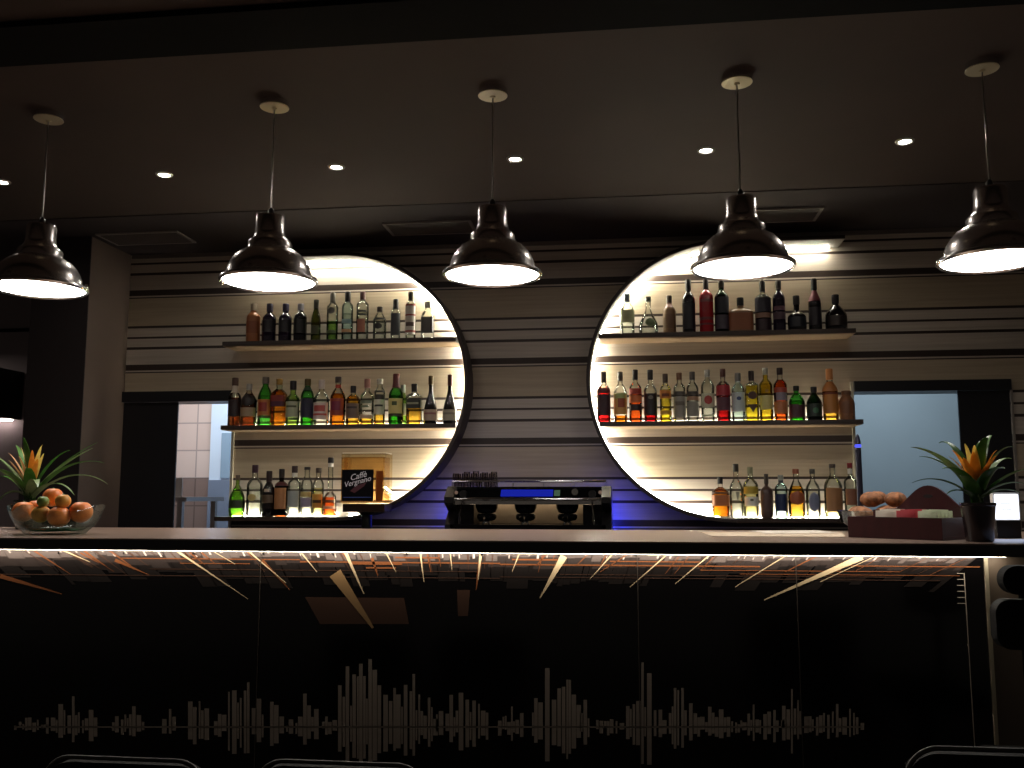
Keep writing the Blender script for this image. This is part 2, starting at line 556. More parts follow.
# pendants
PY = 3.352
pend_txt = ['leftmost dark metal pendant lamp, cut by the photo edge', 'second pendant lamp from the left, hanging before the left niche',
            'middle pendant lamp of the five, hanging between the two round niches', 'fourth pendant lamp from the left, hanging before the right niche',
            'rightmost pendant lamp, cut by the photo edge above the right plant']
ZRIM = 2.052
shade = [(0.184, 0.0), (0.188, 0.006), (0.186, 0.014), (0.172, 0.020), (0.163, 0.024), (0.160, 0.045), (0.152, 0.068), (0.138, 0.091), (0.118, 0.112), (0.096, 0.126), (0.085, 0.131),
         (0.084, 0.156), (0.080, 0.163), (0.066, 0.172), (0.059, 0.186), (0.056, 0.200), (0.056, 0.256), (0.052, 0.264), (0.030, 0.268), (0.008, 0.270)]
for (px, py), lab in zip([(46.5, 112), (273.5, 100), (493, 90), (736.5, 77), (979, 66)], pend_txt):
    x = atz(px, py, ZC).x
    L = thing('pendant_lamp', lab, 'lamp', (x, PY, ZC), 'pendant lamps over the bar')
    c = (x, PY, ZRIM)
    inner = [(r - 0.003, z - 0.002) for r, z in shade[::-1]]
    b = BM()
    lathe(b, shade, c, 48, cap=False)
    obj('lamp_shade', b, M['gun'], L, True)
    b = BM()
    lathe(b, [(0.184, 0.0), (0.181, -0.003), (0.176, 0.0), (0.168, 0.018), (0.1, 0.06), (0.05, 0.10)], c, 48, cap=False)
    obj('reflector', b, M['gun'], L, True)
    b = BM()
    lathe(b, [(0.1755, 0.005), (0.150, 0.0), (0.10, -0.004), (0.05, -0.006), (0.0005, -0.0065)], c, 48)
    obj('diffuser', b, emis('pendant_glow', 'fff8f0', PENDANT_L), L, True)
    for a in (0.5, 2.6, 4.7):
        k = BM()
        cx, cy = x + 0.176 * math.cos(a), PY + 0.176 * math.sin(a)
        lathe(k, [(0.0005, 0), (0.007, 0.001), (0.008, 0.012), (0.004, 0.022), (0.0005, 0.024)], (cx, cy, ZRIM + 0.014), 12)
        obj('clasp', k, M['chrome'], L, True)
    b = BM(); tube(b, [(x, PY, ZRIM + 0.268), (x, PY, ZC - 0.036)], 0.0028, 8)
    obj('cable', b, M['steel'], L, True)
    b = BM(); lathe(b, [(0.006, 0), (0.012, 0.004), (0.012, 0.02), (0.006, 0.03), (0.0005, 0.032)], (x, PY, ZRIM + 0.268), 16)
    obj('cable_grip', b, M['black'], L, True)
    b = BM(); lathe(b, [(0.050, -0.024), (0.055, -0.022), (0.055, -0.0005)], (x, PY, ZC), 40)
    cn = obj('canopy', b, M['gun'], L, True)
    b = BM(); lathe(b, [(0.0005, -0.036), (0.010, -0.035), (0.010, -0.029), (0.056, -0.0275), (0.057, -0.026), (0.056, -0.0242), (0.0005, -0.0242)], (x, PY, ZC), 40)
    obj('lit_canopy_face', b, mat('lit_canopy_steel', 'f0e4c4', 0.45, 0.55), cn, True)  # light from below put into the paler canopy underside

# ================================================================== NICHES: hoops and shelves
HR, HCZ = 0.79, 1.895
HF = 5.30


def hoop(cx, sgn, xend, label):
    """D shaped frame: half circle on the sgn side, straight top to xend"""
    n = 40
    def path(r):
        p = [(cx - sgn * 0.02, HCZ - r)]
        p += [(cx + sgn * r * math.cos(a), HCZ + r * math.sin(a)) for a in [-math.pi / 2 + math.pi * i / n for i in range(n + 1)]]
        p += [(xend, HCZ + r)]
        return p
    H = thing('niche_frame', label, 'frame', (cx, WY, HCZ - HR), 'round shelf frames')
    for nm, r0, r1, y0, y1, m in (('rim', HR + 0.003, HR + 0.022, HF, WY - 0.001, M['hoop']), ('inner_liner', HR, HR + 0.0028, HF + 0.012, WY - 0.001, M['hoopin'])):
        b = BM()
        A, B = path(r0), path(r1)
        for i in range(len(A) - 1):
            q = [(A[i][0], A[i][1]), (A[i + 1][0], A[i + 1][1]), (B[i + 1][0], B[i + 1][1]), (B[i][0], B[i][1])]
            v0 = [b.verts.new((u, y0, w_)) for u, w_ in q]
            v1 = [b.verts.new((u, y1, w_)) for u, w_ in q]
            b.faces.new(v0[::-1]); b.faces.new(v1)
            for k in (0, 2):
                j = (k + 1) % 4
                b.faces.new((v0[k], v0[j], v1[j], v1[k]))
            if i == 0:
                b.faces.new((v0[3], v0[0], v1[0], v1[3]))
            if i == len(A) - 2:
                b.faces.new((v0[1], v0[2], v1[2], v1[1]))
        bmesh.ops.remove_doubles(b, verts=b.verts[:], dist=1e-6)
        obj(nm, b, m, H, True)
    # light strip stuck to the liner close to the wall
    b = BM()
    A, B = path(HR - 0.007), path(HR - 0.001)
    A, B = A[2:-1], B[2:-1]
    ledend = xend - sgn * -0.06
    A.append((ledend, HCZ + HR - 0.007)); B.append((ledend, HCZ + HR - 0.001))
    for i in range(len(A) - 1):
        q = [A[i], A[i + 1], B[i + 1], B[i]]
        v0 = [b.verts.new((u, WY - 0.045, w_)) for u, w_ in q]
        v1 = [b.verts.new((u, WY - 0.030, w_)) for u, w_ in q]
        b.faces.new(v0[::-1]); b.faces.new(v1); b.faces.new((v0[0], v0[1], v1[1], v1[0])); b.faces.new((v0[2], v0[3], v1[3], v1[2]))
    bmesh.ops.remove_doubles(b, verts=b.verts[:], dist=1e-6)
    obj('light_strip', b, emis('hoop_led', 'fffae6', HOOP_L), H)
    return H


CXL, CXR = -1.732, 0.587
hoop(CXL, 1, -2.40, 'dark rim of the left round bottle niche, lit from inside')
hoop(CXR, -1, 1.255, 'dark rim of the right round bottle niche, lit from inside')


def shelf(x0, x1, z0, z1, label, led, lx=None):
    S = thing('wall_shelf', label, 'shelf', ((x0 + x1) / 2, WY, z0), 'bottle shelves')
    b = BM(); box(b, x0, x1, HF, WY - 0.001, z0 + 0.003, z1); obj('board', b, M['shelf'], S, bevel=0.0015)
    b = BM(); box(b, x0 + 0.004, x1 - 0.004, HF + 0.006, WY - 0.001, z0, z0 + 0.0028); obj('underside', b, M['shelfu'], S)
    if led:
        b = BM(); a0, a1 = lx
        box(b, a0, a1, WY - 0.022, WY - 0.010, z1 + 0.0003, z1 + 0.006); obj('light_strip', b, emis('shelf_led_%g' % led, 'fffbe8', led), S)


def chord(z):
    return math.sqrt(HR ** 2 - (z - HCZ) ** 2) - 0.003


S1, S2, S3 = (2.138, 2.167), (1.625, 1.653), (1.080, 1.1055)
shelf(-2.445, CXL + chord(S1[1]), *S1, 'dark top shelf of the left niche', 0)
shelf(-2.435, CXL + chord(S2[0]), *S2, 'dark middle shelf of the left niche', SHELF_L, (-2.40, CXL + chord(S2[0]) - 0.02))
shelf(-2.455, CXL - 0.021, *S3, 'dark bottom shelf of the left niche', SHELF_L * 1.7, (-2.42, CXL - 0.03))
shelf(CXR - chord(S1[1]), 1.292, *S1, 'dark top shelf of the right niche', 0)
shelf(CXR - chord(S2[0]), 1.310, *S2, 'dark middle shelf of the right niche', SHELF_L, (CXR - chord(S2[0]) + 0.02, 1.27))
shelf(CXR + 0.021, 1.262, *S3, 'dark bottom shelf of the right niche', SHELF_L * 1.7, (CXR + 0.03, 1.22))

# ================================================================== BOTTLES
GL = {
    'clear': glass('clear_glass', (0.93, 0.95, 0.92)), 'green': glass('green_glass', (0.30, 0.72, 0.30)), 'lime': glass('pale_green_glass', (0.66, 0.85, 0.42)),
    'dgreen': glass('dark_green_glass', (0.09, 0.20, 0.10)), 'olive': glass('olive_glass', (0.30, 0.33, 0.14)), 'brown': glass('brown_glass', (0.22, 0.11, 0.05)),
    'black': mat('near_black_glass', '0e0b0e', 0.08, coat=0.6), 'aqua': glass('aqua_glass', (0.80, 0.92, 0.92)), 'yellow': glass('yellow_glass', (0.95, 0.86, 0.30)),
    'violet': mat('dark_violet_glass', '1d1326', 0.1, coat=0.6), 'terra': mat('orange_frosted_bottle', 'a0623a', 0.4), 'tan': mat('tan_glazed_bottle', '8a6a4c', 0.35),
    'redop': mat('red_bottle_glass', 'a11d26', 0.2, coat=0.4), 'orangeop': mat('orange_bottle_glass', 'c9783a', 0.25, coat=0.3), 'bark': mat('ribbed_dark_brown_glass', '4a3733', 0.3, bump=0.6, nscale=120),
    'crock': mat('brown_stoneware', '84583a', 0.55, noise=0.2, nscale=60), 'maroon': glass('maroon_glass', (0.42, 0.10, 0.12)),
}
LQ = {
    'amber': glass('amber_liquid', (0.90, 0.52, 0.12), 0.15), 'gold': glass('golden_liquid', (0.97, 0.76, 0.28), 0.15), 'orange': glass('orange_liquid', (0.92, 0.38, 0.14), 0.15),
    'red': glass('red_liquid', (0.75, 0.10, 0.12), 0.15), 'brownl': glass('brown_liquid', (0.55, 0.24, 0.10), 0.15), 'dark': glass('dark_liquid', (0.10, 0.04, 0.04), 0.15),
    'yel': glass('yellow_liquid', (0.97, 0.88, 0.22), 0.15), 'grn': glass('green_liquid', (0.58, 0.80, 0.40), 0.15), 'pale': glass('pale_liquid', (0.90, 0.93, 0.82), 0.15),
    'clr': glass('clear_liquid', (0.95, 0.97, 0.96), 0.15), 'straw': glass('straw_liquid', (0.95, 0.92, 0.66), 0.15),
}


def colm(h):
    return mat('paint_' + h, h, 0.45)


def metm(h):
    return mat('foil_' + h, h, 0.3, 0.5)


def sm(t):
    return t * t * (3 - 2 * t)


BY = 5.395


def bottle(x, top, hw, sh, nk, rn, zb, sq, gl, lq, cap, capy, labels, txt, grp, Y=BY, base_r=None, cat='bottle', ysc=1.0, bulge=0.0, slp=False):
    """x, top, shoulder, neck, cap and label heights are image rows turned to metres at the shelf's distance"""
    P = at(x, top, Y)
    X, h = P.x, P.z - zb
    mpp = (at(x + 1, top, Y) - P).x * math.cos(YAW)
    Rb, rN = hw * mpp * 1.04, rn * mpp
    Z = lambda py: max(0.0, at(x, py, Y).z - zb)
    hs, hn, hc = Z(sh), Z(nk), Z(capy)
    hn = min(hn, h - 0.02)
    hs = min(hs, hn - 0.004)
    b0 = (base_r * mpp) if base_r else Rb
    prof = [(b0 * 0.80, 0.0), (b0 * 0.95, 0.002), (b0, 0.007)]
    if bulge:
        for i in range(1, 9):
            t = i / 8
            prof.append((b0 + (Rb * (1 + bulge * math.sin(math.pi * t)) - b0), 0.007 + (hs - 0.007) * t))
    else:
        prof += [(b0 + (Rb - b0) * t, 0.007 + (hs - 0.007) * t) for t in (0.33, 0.66, 1.0)]
    n = 8
    for i in range(1, n + 1):
        t = i / n
        prof.append((Rb + (rN - Rb) * ((0.5 * sm(t) + 0.5 * t) if slp else (0.45 * sm(t) + 0.55 * t ** 2.4)), hs + (hn - hs) * t))
    zt = h - 0.002
    if zt > hn + 0.02:
        prof += [(rN, hn + (zt - hn) * 0.5), (rN, zt - 0.012), (rN * 1.14, zt - 0.011), (rN * 1.14, zt)]
    o_bm = BM()
    cpos = (X, Y, zb + 0.0006)
    lathe(o_bm, prof, cpos, 28, sq, ysc=ysc)
    bo = obj('liquor_bottle', o_bm, GL[gl], None, True)
    tag(bo, txt, cat, grp)

    def r_at(z):
        for (r0, z0), (r1, z1) in zip(prof, prof[1:]):
            if z0 <= z <= z1 and z1 > z0:
                return r0 + (r1 - r0) * (z - z0) / (z1 - z0)
        return prof[-1][0]
    if lq:
        lc, ly = lq
        ht = min(Z(ly), h - 0.03)
        zs = [0.006] + [z for r, z in prof if 0.0071 < z < ht - 0.001] + [ht]
        lb = BM()
        lathe(lb, [(max(0.003, r_at(max(z, 0.008)) - 0.003), z) for z in zs], cpos, 24, sq, ysc=ysc)
        obj('liquid', lb, LQ[lc], bo, True)
    if cap:
        cb = BM()
        r = max(rN * 1.14, rN + 0.0008) + 0.0008
        zc0 = max(min(hc, h - 0.012), hn * 0.5)
        zz = [z for z in (zc0, zc0 + (h - zc0) * 0.35, zc0 + (h - zc0) * 0.7, h - 0.003)]
        pr = [(max(r, r_at(z) + 0.001) if z < zt - 0.014 else r, z) for z in zz]
        pr = [(pr[0][0] * 0.98, pr[0][1])] + pr[1:] + [(r * 0.9, h), (0.0004, h + 0.0003)]
        lathe(cb, pr, cpos, 20, 0)
        obj('cap', cb, (metm if cap.startswith('m') else colm)(cap.lstrip('m')), bo, True)
    for lb in labels:
        y0, y1, colr = lb[0], lb[1], lb[2]
        span = R(lb[3]) if len(lb) > 3 else R(70)
        lift = lb[4] if len(lb) > 4 else 0.0006
        z1, z0 = Z(y0), max(0.004, Z(y1))
        if z1 <= z0:
            z1 = z0 + 0.004
        zs = [z0 + (z1 - z0) * i / 6 for i in range(7)]
        q = BM()
        full = len(lb) > 3 and lb[3] >= 180
        off = lb[5] if len(lb) > 5 else 0.0
        shape = lb[6] if len(lb) > 6 else None
        ring = []
        if shape == 'disc' or shape == 'tri':
            N = 10
            rows = []
            for i in range(9):
                z = z0 + (z1 - z0) * (i / 8)
                t = i / 8
                k = math.sqrt(max(0.0, 1 - (2 * t - 1) ** 2)) if shape == 'disc' else t
                k = max(k, 0.03)
                rows.append([(-math.pi / 2 + R(off) + span * k * (2 * j / N - 1), z) for j in range(N + 1)])
            vs = []
            for rw in rows:
                vr = []
                for a, z in rw:
                    r = r_at(z) + lift
                    ca, sa = math.cos(a), math.sin(a)
                    kk = 1.0
                    if sq:
                        e = 2 + 6 * sq
                        kk = (abs(ca) ** e + abs(sa) ** e) ** (-1 / e)
                    vr.append(q.verts.new((cpos[0] + r * kk * ca, cpos[1] + r * kk * sa * ysc, cpos[2] + z)))
                vs.append(vr)
            for A, B in zip(vs, vs[1:]):
                for j in range(N):
                    q.faces.new((A[j], A[j + 1], B[j + 1], B[j]))
        else:
            a0 = -math.pi / 2 - span + R(off)
            a1 = -math.pi / 2 + span + R(off)
            if full:
                a0, a1 = 0, 2 * math.pi
            lathe(q, [(r_at(z) + lift, z) for z in zs], cpos, 28, sq, a0, a1, ysc, cap=False)
        obj('label', q, colm(colr), bo, True)
    return bo


# columns: x, top, half width, shoulder, neck, neck half width, glass, (liquid, level), cap, cap bottom, labels, words, options
def row(zb, grp, items):
    for it in items:
        x, top, hw, sh, nk, rn, gl, lq, cap, capy, labels, txt = it[:12]
        kw = it[12] if len(it) > 12 else {}
        bottle(x, top, hw, sh, nk, rn, zb + kw.pop('lift', 0.0), kw.pop('sq', 0.0), gl, lq, cap, capy, labels, txt, grp, **kw)


DK = '1a1416'
row(S1[1], 'bottles on the top shelf of the left niche', [
    (254, 304, 6.2, 318, 312, 2.6, 'terra', None, 'a89a84', 311, [(322, 334, '8f5230', 70)], 'orange frosted bottle at the left end of the left top shelf'),
    (270, 304, 6.3, 319, 313, 2.6, 'violet', None, '2a1f3a', 312, [(321, 333, '17121c', 70)], 'dark violet bottle right beside the orange frosted bottle'),
    (286, 304, 6.1, 319, 313, 2.6, 'violet', None, '241a3c', 312, [(321, 333, '131018', 70)], 'dark violet bottle, third on the left top shelf'),
    (301, 304, 6.1, 318, 312, 2.6, 'black', None, 'm8f8c90', 311, [(320, 334, '10140f', 70)], 'black bottle with a silver cap left of the slim olive bottle'),
    (316.5, 300, 4.5, 322, 309, 2.1, 'olive', None, '2c2a18', 309, [(326, 335, '3a3a22', 60)], 'slim olive green bottle on the left top shelf'),
    (333, 293, 5.3, 308, 303, 2.2, 'clear', ('grn', 322), 'm77746c', 303, [(308, 315, '5a5650', 38, 0.0008, 0, 'disc'), (331, 334, '4a5638', 60)], 'tall clear bottle with a dark neck emblem and greenish liquid'),
    (348, 292, 5.3, 307, 302, 2.4, 'aqua', ('clr', 314), '141014', 302, [(320, 324, '7e9aa0', 60), (330, 333, 'b8835c', 60)], 'tall clear vodka bottle with a black cap, left top shelf'),
    (363, 292, 5.7, 305, 301, 2.3, 'clear', ('clr', 312), '4a2422', 300, [(311, 313, '2b2a28', 55), (314.5, 316.5, '2b2a28', 55), (320, 333, 'b4735c', 40)], 'clear bottle with black print and a reddish lower label'),
    (380, 307, 6.3, 322, 313, 2.4, 'clear', ('clr', 322), '3a2c26', 312, [(318.5, 321, '201c1c', 75), (324, 330, '161416', 35, 0.0008, 0, 'disc'), (334, 335.5, '201c1c', 75)], 'short clear bottle with a round black label, left top shelf'),
    (396, 299.5, 4.5, 313, 308, 2.2, 'clear', None, '141214', 309, [(314, 336, '46464a', 75)], 'slim bottle with a tall dark grey label and black cap'),
    (411, 292, 4.9, 306, 301, 2.3, 'clear', ('clr', 310), '4c4836', 301, [(305, 335, 'd8cfc4', 75), (305, 306.5, 'a04a44', 76, 0.0012), (315, 316.5, 'a04a44', 76, 0.0012), (323, 327, '5a4642', 50, 0.0012), (331, 333, 'b0605a', 76, 0.0012)], 'tall bottle with a white label and red bands'),
    (428, 302, 5.8, 317, 310, 2.6, 'clear', None, 'mb4b2a8', 308, [(318, 334, '55544f', 70)], 'bottle with a grey label at the right end of the left top shelf', {'sq': 0.5}),
])
row(S2[1], 'bottles on the middle shelf of the left niche', [
    (235.5, 378, 5.7, 398, 391, 2.6, 'clear', ('brownl', 398), '4a3122', 386, [(386, 393, 'd0c4ae', 180), (400, 417, '2a1d1e', 75)], 'dark bottle with a white neck band at the left end of the left middle shelf'),
    (249.5, 384, 7.2, 402, 392, 2.5, 'clear', ('brownl', 394), 'mb0aca4', 390, [(394, 407, '1c1614', 70, 0.0008, 0, 'disc'), (408, 417, '9a8468', 80)], 'round shouldered bottle with a black round label above a tan one'),
    (266, 377, 6.7, 398, 386, 2.8, 'green', ('pale', 396), '6a6058', 384, [(400, 416, 'b06a34', 62), (403, 412, '8c2f26', 34, 0.0012), (416.5, 418.5, '2c3018', 75)], 'green bottle with an orange and red label, left middle shelf'),
    (279.7, 379, 6.4, 395, 389, 2.5, 'clear', ('amber', 390), 'mb08a4a', 385, [(396, 402, '7c2a22', 75), (402, 407, '4a1a30', 75, 0.0008, -10)], 'square amber whisky bottle with a dark red slanted label', {'sq': 0.8}),
    (293.5, 381, 6.3, 400, 394, 2.7, 'lime', ('pale', 399), '141014', 390, [(402, 418, 'a8ac90', 70), (406, 408, '4c5236', 50, 0.0012), (418.5, 420.5, '2c3a18', 75)], 'pale green bottle with a black cap and grey label'),
    (308, 379, 6.1, 397, 387, 2.7, 'green', ('grn', 398), 'm5a4c2c', 386, [(387, 391, '24402a', 180), (399, 418, '24223a', 78)], 'green bottle with a dark navy label, left middle shelf'),
    (322, 380, 7.2, 400, 391, 2.5, 'clear', ('clr', 400), 'c9bcb4', 389, [(403, 420, 'd0c0b6', 75), (406, 412, 'b4524a', 45, 0.0012), (414, 416, 'b4524a', 60, 0.0012)], 'round shouldered clear bottle with a white and red label', {}),
    (338.5, 377, 7.1, 398, 388, 2.7, 'clear', ('amber', 394), '2c1d18', 383, [(385, 388, 'a83a2a', 180), (399, 416, '96402c', 62), (402, 411, '7a2440', 36, 0.0012)], 'amber bottle with a red label and dark cap, mid row of the left middle shelf'),
    (353.5, 386, 6.6, 400, 394, 2.4, 'clear', ('gold', 396), '141016', 393, [(404, 419, '6e5c52', 68), (407, 409, '3c302c', 48, 0.0012)], 'short golden bottle with a black cap and brown grey label'),
    (367.5, 379, 6.4, 397, 391, 2.5, 'clear', ('gold', 417), '9a6a60', 388, [(401, 404, '6a7264', 55), (406, 408, '55604e', 30), (415, 419, 'c0a48c', 70)], 'clear bottle with a pinkish cap, right of the short golden bottle'),
    (380, 379, 5.1, 393, 387, 2.6, 'clear', ('gold', 415), 'ma8a498', 384, [(391, 393, '2a2624', 75), (395, 399, '34302c', 75), (400, 414, 'c4c0ac', 70), (405, 407, '34302c', 50, 0.0012)], 'slim clear bottle with black bands over a pale label'),
    (403, 385, 5.0, 399, 394, 2.2, 'lime', ('pale', 400), '6c7264', 393, [(404, 416, 'b8bc9c', 60)], 'pale bottle half hidden behind the tall green bottle with a cream label', {'Y': 5.455}),
    (396.5, 374, 7.0, 396, 386, 2.9, 'green', ('grn', 396), '5a1c1c', 388, [(399, 414, 'c8bc78', 70), (402, 406, '3c4a24', 20, 0.0012), (414.5, 417, '2c2418', 76)], 'tall green bottle with a dark red cap and cream label', {'Y': 5.37}),
    (414.5, 384, 7.0, 397, 393, 2.5, 'clear', ('gold', 408), '1c1612', 392, [(400, 409, '24241e', 72), (403, 405, '8c8a72', 40, 0.0012)], 'clear bottle with a black label over golden liquid', {'sq': 0.5}),
    (431, 376, 6.5, 411, 390, 2.1, 'black', None, 'm4a3c22', 385, [(410, 421, 'a8927e', 75), (413, 415, '8a5a58', 60, 0.0012)], 'black sparkling wine bottle with a pinkish label, left of its twin', {'slp': True}),
    (450, 375, 6.6, 411, 389, 2.0, 'black', None, 'm53302a', 386, [(410, 421, '9c9484', 75), (413, 415, '7c7468', 60, 0.0012)], 'black sparkling wine bottle at the right end of the left middle shelf', {'slp': True}),
])
row(S3[1], 'bottles on the bottom shelf of the left niche', [
    (238, 475, 7.0, 500, 485, 1.8, 'lime', ('grn', 492), '5a4a40', 480, [(500, 508, '28341c', 65)], 'small round green bottle at the left end of the left bottom shelf', {'bulge': 0.06}),
    (255.5, 465, 7.2, 486, 477, 2.6, 'clear', ('clr', 488), '3a1c2c', 473, [(494, 501, 'b8a468', 32, 0.0008, 0, 'disc')], 'clear bottle with a purple cap and a round gold emblem'),
    (269.5, 471, 6.1, 493, 482, 2.4, 'black', None, '2a1a18', 482, [(495, 503, '5c4a38', 60), (489, 492, 'a89a88', 24)], 'dark cream liqueur bottle left of the tan labelled brown bottle'),
    (282, 469, 6.2, 486, 481, 2.3, 'brown', ('dark', 486), '1a1210', 478, [(482, 486, '4a1818', 180), (488, 509, 'a8744a', 65)], 'brown bottle with a long tan label, left bottom shelf'),
    (295, 466, 6.0, 484, 478, 2.5, 'clear', ('clr', 486), '3c2c2c', 473, [(473, 477, 'd8d4cc', 180), (491, 507, 'a4aaa6', 65)], 'clear bottle with a white neck band and grey label'),
    (307.5, 467, 5.5, 486, 476, 2.6, 'clear', ('clr', 488), '2a2626', 470, [(492, 497, 'b8a468', 62), (498, 507, '9a90a4', 62)], 'clear bottle with a gold over lilac label'),
    (318.8, 468, 5.3, 486, 477, 2.4, 'clear', ('straw', 488), '3c2a20', 473, [(494, 508, 'c08c3c', 65), (500, 503, '3c2a1c', 50, 0.0012)], 'clear bottle with a golden label and dark stripe'),
    (331, 457.5, 5.9, 498, 492, 2.5, 'clear', ('orange', 497), '140e10', 463, [(463.5, 467, 'c4beb4', 180), (500, 502, '4a2c24', 75), (506, 509, 'd8a488', 75)], 'long necked bottle with orange liquid left of the amber display cube', {'base_r': 6.4}),
])
row(S1[1], 'bottles on the top shelf of the right niche', [
    (627, 294, 7.0, 313, 303, 2.6, 'clear', ('clr', 310), '7c8694', 302, [(311, 324, 'b4b890', 65)], 'clear bottle with a blue grey stopper at the left end of the right top shelf'),
    (648, 297, 9.4, 326, 309, 2.5, 'clear', ('clr', 316), 'm77786c', 302, [(319, 328, '4c5a3a', 34, 0.0009, 12, 'disc')], 'flared clear decanter with a round green emblem', {'base_r': 9.6, 'slp': True}),
    (669, 296, 6.3, 312, 305, 2.3, 'tan', None, '4a3e34', 303, [(304, 308, 'b48c84', 180), (315, 329, '7c5e44', 66)], 'tan brown bottle left of the tall black bottle'),
    (688, 280, 6.4, 300, 292, 2.4, 'black', None, '1c1814', 291, [(304, 330, '16131c', 70)], 'tall black bottle left of the red one'),
    (705.5, 280, 6.8, 297, 290, 2.4, 'redop', None, '2c201c', 290, [(300, 303, '7c1820', 60), (318, 321, '6a141c', 75), (324, 326, '6a141c', 75)], 'tall red bottle on the right top shelf'),
    (721, 281, 6.9, 298, 291, 2.6, 'dgreen', ('dark', 296), '4c4434', 288, [(298, 314, '161826', 75), (316, 330, '3a3240', 70)], 'tall dark bottle with a green neck right of the red bottle'),
    (740, 298, 11.8, 313, 308, 3.0, 'tan', None, '1c1c18', 306, [(314, 331, '8c5230', 78)], 'wide squat brown bottle with a black cap', {'sq': 0.5, 'ysc': 0.6}),
    (762, 282, 7.8, 299, 294, 2.5, 'clear', ('dark', 300), '1c1814', 292, [(299, 313, '201c2a', 80), (314, 319, '8a6a58', 80), (320, 332, '2c1822', 80)], 'tall bottle with black and tan label bands'),
    (778, 281, 6.1, 299, 291, 2.5, 'violet', None, '2a241e', 290, [(307, 311, '6c4c58', 62), (313, 320, '53404a', 70)], 'tall dark violet bottle on the right top shelf'),
    (796, 296, 9.0, 318, 311, 2.9, 'black', None, '1a1212', 305, [(313.5, 314.5, '8c8a6a', 80), (318, 328, '141a22', 60)], 'round squat black bottle between two tall bottles', {'bulge': 0.03}),
    (813.5, 279, 6.3, 305, 292, 2.5, 'black', None, '1c1a18', 290, [(291, 302, '6c2f36', 180), (308, 326, '1c1620', 70)], 'tall black bottle with a red patterned neck'),
    (835, 295, 10.6, 317, 305, 3.1, 'black', None, '161012', 304, [(317, 327, '241a16', 60)], 'round black bottle at the right end of the right top shelf', {'bulge': 0.02}),
])
